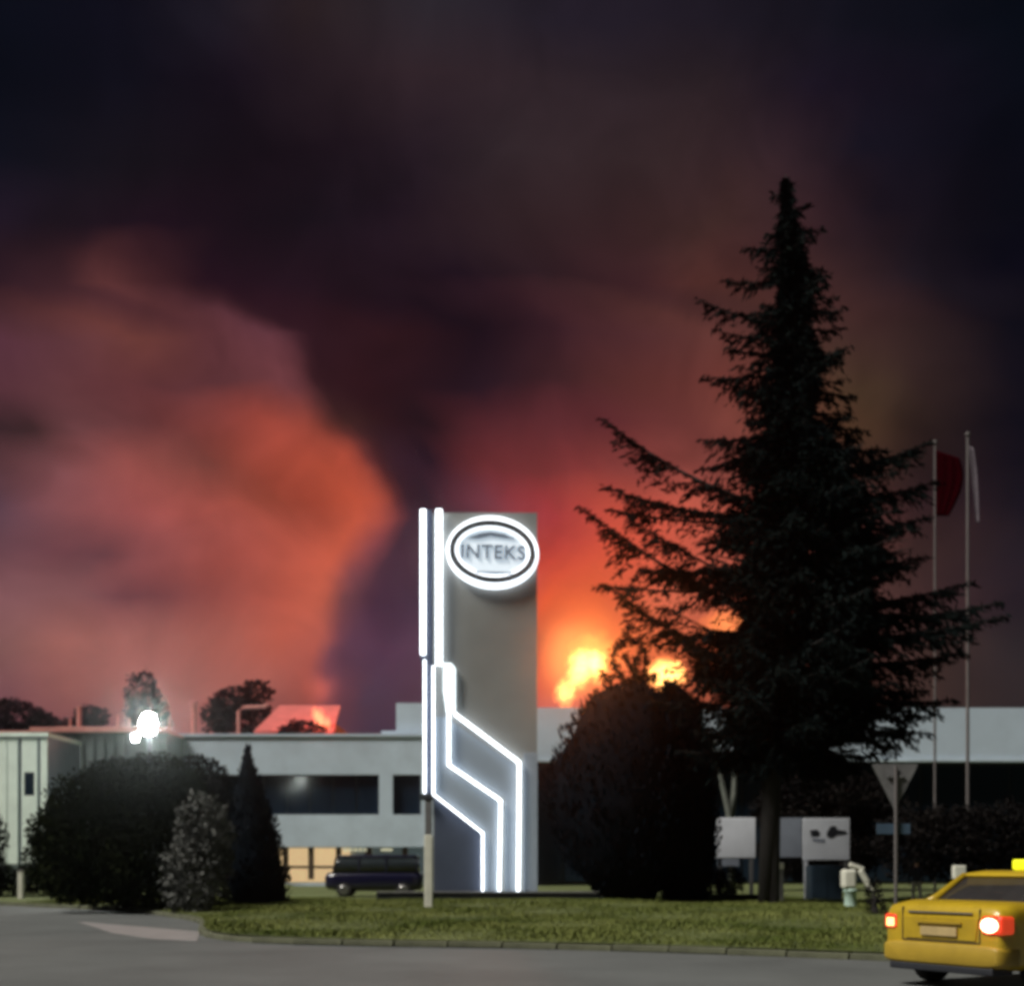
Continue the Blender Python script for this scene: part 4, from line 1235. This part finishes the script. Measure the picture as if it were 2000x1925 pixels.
# thin looping top shoots of the broad cypress
YU = 42.0
ut = thing('climbing_shoots', 'looping leafy shoots standing above the broad cypress before the fire', 'plant', (X(1230, YU), YU, Z(1345, YU)))
wb = bmesh.new(); C2, U2, L2 = [], [], []
for path in ([(1232, 1340), (1212, 1320), (1195, 1295), (1202, 1265), (1222, 1252), (1228, 1228), (1230, 1216)],
             [(1240, 1340), (1260, 1318), (1262, 1290), (1252, 1262), (1248, 1248), (1236, 1255), (1228, 1245)],
             [(1236, 1345), (1238, 1310), (1226, 1285), (1215, 1280)], [(1244, 1330), (1240, 1300), (1246, 1280)], [(1200, 1325), (1180, 1330), (1176, 1312)], [(1258, 1330), (1275, 1328), (1280, 1318)]):
    pts = [Vector((X(a, YU) - X(1230, YU), random.uniform(-.2, .2), Z(b, YU) - Z(1345, YU))) for a, b in path]
    tube(wb, pts, [.05 - .03 * i / len(pts) for i in range(len(pts))], 5)
    for a, b in zip(pts[:-1], pts[1:]):
        for _ in range(int((b - a).length * 170)):
            q = a.lerp(b, random.random()) + Vector((random.gauss(0, .085), random.gauss(0, .085), random.gauss(0, .085)))
            C2.append(tuple(q)); U2.append((random.gauss(0, 1), random.gauss(0, 1), random.gauss(0, 1))); L2.append(random.uniform(.08, .18))
obj('stems', wb, M['bark'], ut)
leaf_cloud(np.array(C2), unit(np.array(U2)), np.array(L2), np.array(L2) * .6, 'leaves', M['cypress'], ut)

cypress('pointed_cypress', 'slim pointed conical cypress right of the silver-leaved shrub', 485, 1772,
        [(1455, 481, 487), (1480, 474, 494), (1510, 466, 504), (1560, 450, 524), (1620, 440, 545), (1690, 438, 560), (1745, 440, 568), (1772, 450, 560)], 42, M['cypress'], dens=15, seed=6, size=.2)

YD = 38.0
kd = YD / F
def bl(px, py, rx, rz, dy=0.0, ry=None, Y=YD):
    return (X(px, Y), Y + dy, Z(py, Y), rx * Y / F, (ry or rx) * Y / F, rz * Y / F)
def bush(name, label, cat, blobs, base, material, dens=420, size=.16, rough=.12, group=None, trunk_h=1.0):
    bxp = Vector((X(base[0], base[1]), base[1], 0.1))
    t = thing(name, label, cat, tuple(bxp), group=group)
    bb = [(b[0] - bxp.x, b[1] - bxp.y, b[2] - .1, b[3], b[4], b[5]) for b in blobs]
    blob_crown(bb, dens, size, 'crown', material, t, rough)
    st_ = bmesh.new()
    for i in range(3):
        b = random.choice(bb)
        tube(st_, [(random.uniform(-.1, .1), random.uniform(-.1, .1), -.15), (b[0] * .4, b[1] * .4, b[2] * .45), (b[0], b[1], b[2])], [.1, .07, .03], 6)
    obj('stems', st_, M['bark'], t)
    return t
bush('round_bush', 'big round dark green bush at the left road corner', 'bush',
     [bl(245, 1630, 175, 140), bl(180, 1660, 118, 110, -.5), bl(285, 1560, 120, 88, .3), bl(225, 1530, 80, 55, .5), bl(300, 1690, 130, 90, -.6), bl(120, 1680, 62, 85, .3)], (245, YD), M['bush'], 900, .13, .05)
bush('dark_shrub', 'dark shrub with a flat rounded top behind the round bush', 'bush',
     [bl(385, 1520, 62, 46, 0, Y=44), bl(400, 1600, 78, 90, 0, Y=44), bl(440, 1680, 70, 90, 0, Y=44)], (400, 44), M['bushdark'], 700, .14, .06)
bush('silver_shrub', 'silver-leaved shrub between the round bush and the pointed cypress', 'bush',
     [bl(395, 1620, 52, 70, -.2, Y=35), bl(385, 1700, 62, 80, -.3, Y=35), bl(425, 1660, 36, 90, 0, Y=35), bl(375, 1755, 48, 40, -.3, Y=35)], (390, 35), M['greybush'], 520, .15, .14)
bush('clipped_hedge', 'low dark clipped hedge below the white cabin at the far left', 'hedge',
     [bl(px, 1722, 34, 33, 0, Y=52) for px in range(-120, 150, 34)], (10, 52), M['bush'], 500, .14, .05)
bush('dark_bush', 'dark bush at the left picture edge in front of the white cabin', 'bush',
     [bl(-40, 1640, 52, 80, 0, Y=50), bl(-50, 1700, 60, 60, 0, Y=50)], (-40, 50), M['bushdark'], 500, .15, .06)
# right side
bush('spreading_tree', 'wide dark rounded tree behind the printed billboard', 'tree',
     [bl(1625, 1560, 110, 68, 0, Y=62), bl(1560, 1580, 90, 80, 0, Y=62), bl(1690, 1600, 80, 90, 0, Y=62), bl(1600, 1660, 120, 60, 0, Y=62)], (1620, 62), M['bushdark'], 330, .24, .08)
bush('brown_hedge', 'dark brownish hedge behind the yellow taxi', 'hedge',
     [bl(px, 1640 + 6 * math.sin(px), 75, 72, 0, Y=50) for px in range(1780, 2220, 62)], (1880, 50), M['bushdark'], 360, .2, .1)
bush('low_shrub', 'low dark shrub between the standpipe and the give way sign', 'bush',
     [bl(1712, 1775, 22, 30, 0, Y=30), bl(1706, 1740, 18, 30, 0, Y=32)], (1710, 30), M['bushdark'], 900, .09, .1)
bush('box_shrub', 'dark shrub between the black cypresses and the legs of the plain board', 'bush',
     [bl(1425, 1720, 32, 30, 0, Y=45), bl(1395, 1725, 26, 34, 0, Y=45)], (1415, 45), M['bushdark'], 700, .12, .1)

# slender pale tree with a forked stem
YK = 48.0
yt = thing('forked_sapling', 'slender pale-barked forked young tree above the plain white board', 'tree', (X(1425, YK), YK, .1))
rel = lambda a, b: Vector((X(a, YK) - X(1425, YK), 0, Z(b, YK) - .1))
wb = bmesh.new()
tube(wb, [rel(1430, 1745), rel(1428, 1640), rel(1424, 1585), rel(1412, 1535), rel(1402, 1490), rel(1388, 1462)], [.16, .15, .14, .11, .08, .04], 8)
tube(wb, [rel(1426, 1600), rel(1434, 1550), rel(1436, 1500), rel(1446, 1472)], [.13, .12, .09, .04], 8)
obj('trunk', wb, M['palebark'], yt, True)
blob_crown([(rel(1392, 1462).x, 0, rel(0, 1462).z, .42, .35, .30), (rel(1432, 1476).x, 0, rel(0, 1476).z, .40, .35, .22)], 300, .16, 'crown', M['leafpale'], yt, .2)

# trees far behind the roofs
def fartree(label, blobs, Y, m=M['fartree'], name='distant_tree', dens=60, size=.5):
    base = (blobs[0][0], Y)
    return bush(name, label, 'tree', [bl(a, b, c, d, 0, Y=Y) for a, b, c, d in blobs], base, m, dens, size, .12, 'distant trees beyond the roofs')
fartree('dark distant tree crowns above the white cabin roof', [(30, 1405, 62, 42), (85, 1418, 36, 26), (-60, 1400, 70, 50), (20, 1450, 120, 40)], 120)
fartree('small rounded distant tree above the ribbed warehouse', [(178, 1400, 34, 24), (165, 1430, 50, 30)], 118)
fartree('hazy dark distant tree rising behind the glaring floodlight', [(278, 1362, 36, 54), (290, 1400, 46, 50)], 98, dens=90, size=.35)
fartree('jagged dark distant tree left of the bent vent pipe', [(500, 1352, 34, 26), (455, 1376, 44, 34), (425, 1400, 34, 30), (480, 1410, 70, 40)], 122)
fartree('low dark dome-shaped tree in front of the pink sloping roof', [(592, 1430, 48, 24), (565, 1440, 40, 18)], 94, dens=120, size=.3)

# ------------------------------------------------------------------ thin smoke haze hanging over the whole site
hz = obj('haze', bx(-160, 160, -12, 230, -1, 45), None or M['soil'])
hm = bpy.data.materials.new('haze'); hm.use_nodes = True
hm.node_tree.nodes.clear()
pv = hm.node_tree.nodes.new('ShaderNodeVolumePrincipled'); ho_ = hm.node_tree.nodes.new('ShaderNodeOutputMaterial')
pv.inputs['Color'].default_value = (.85, .87, .9, 1); pv.inputs['Density'].default_value = .0006; pv.inputs['Anisotropy'].default_value = .965
hm.node_tree.links.new(pv.outputs[0], ho_.inputs['Volume'])
hz.data.materials.clear(); hz.data.materials.append(hm); hz['kind'] = 'stuff'
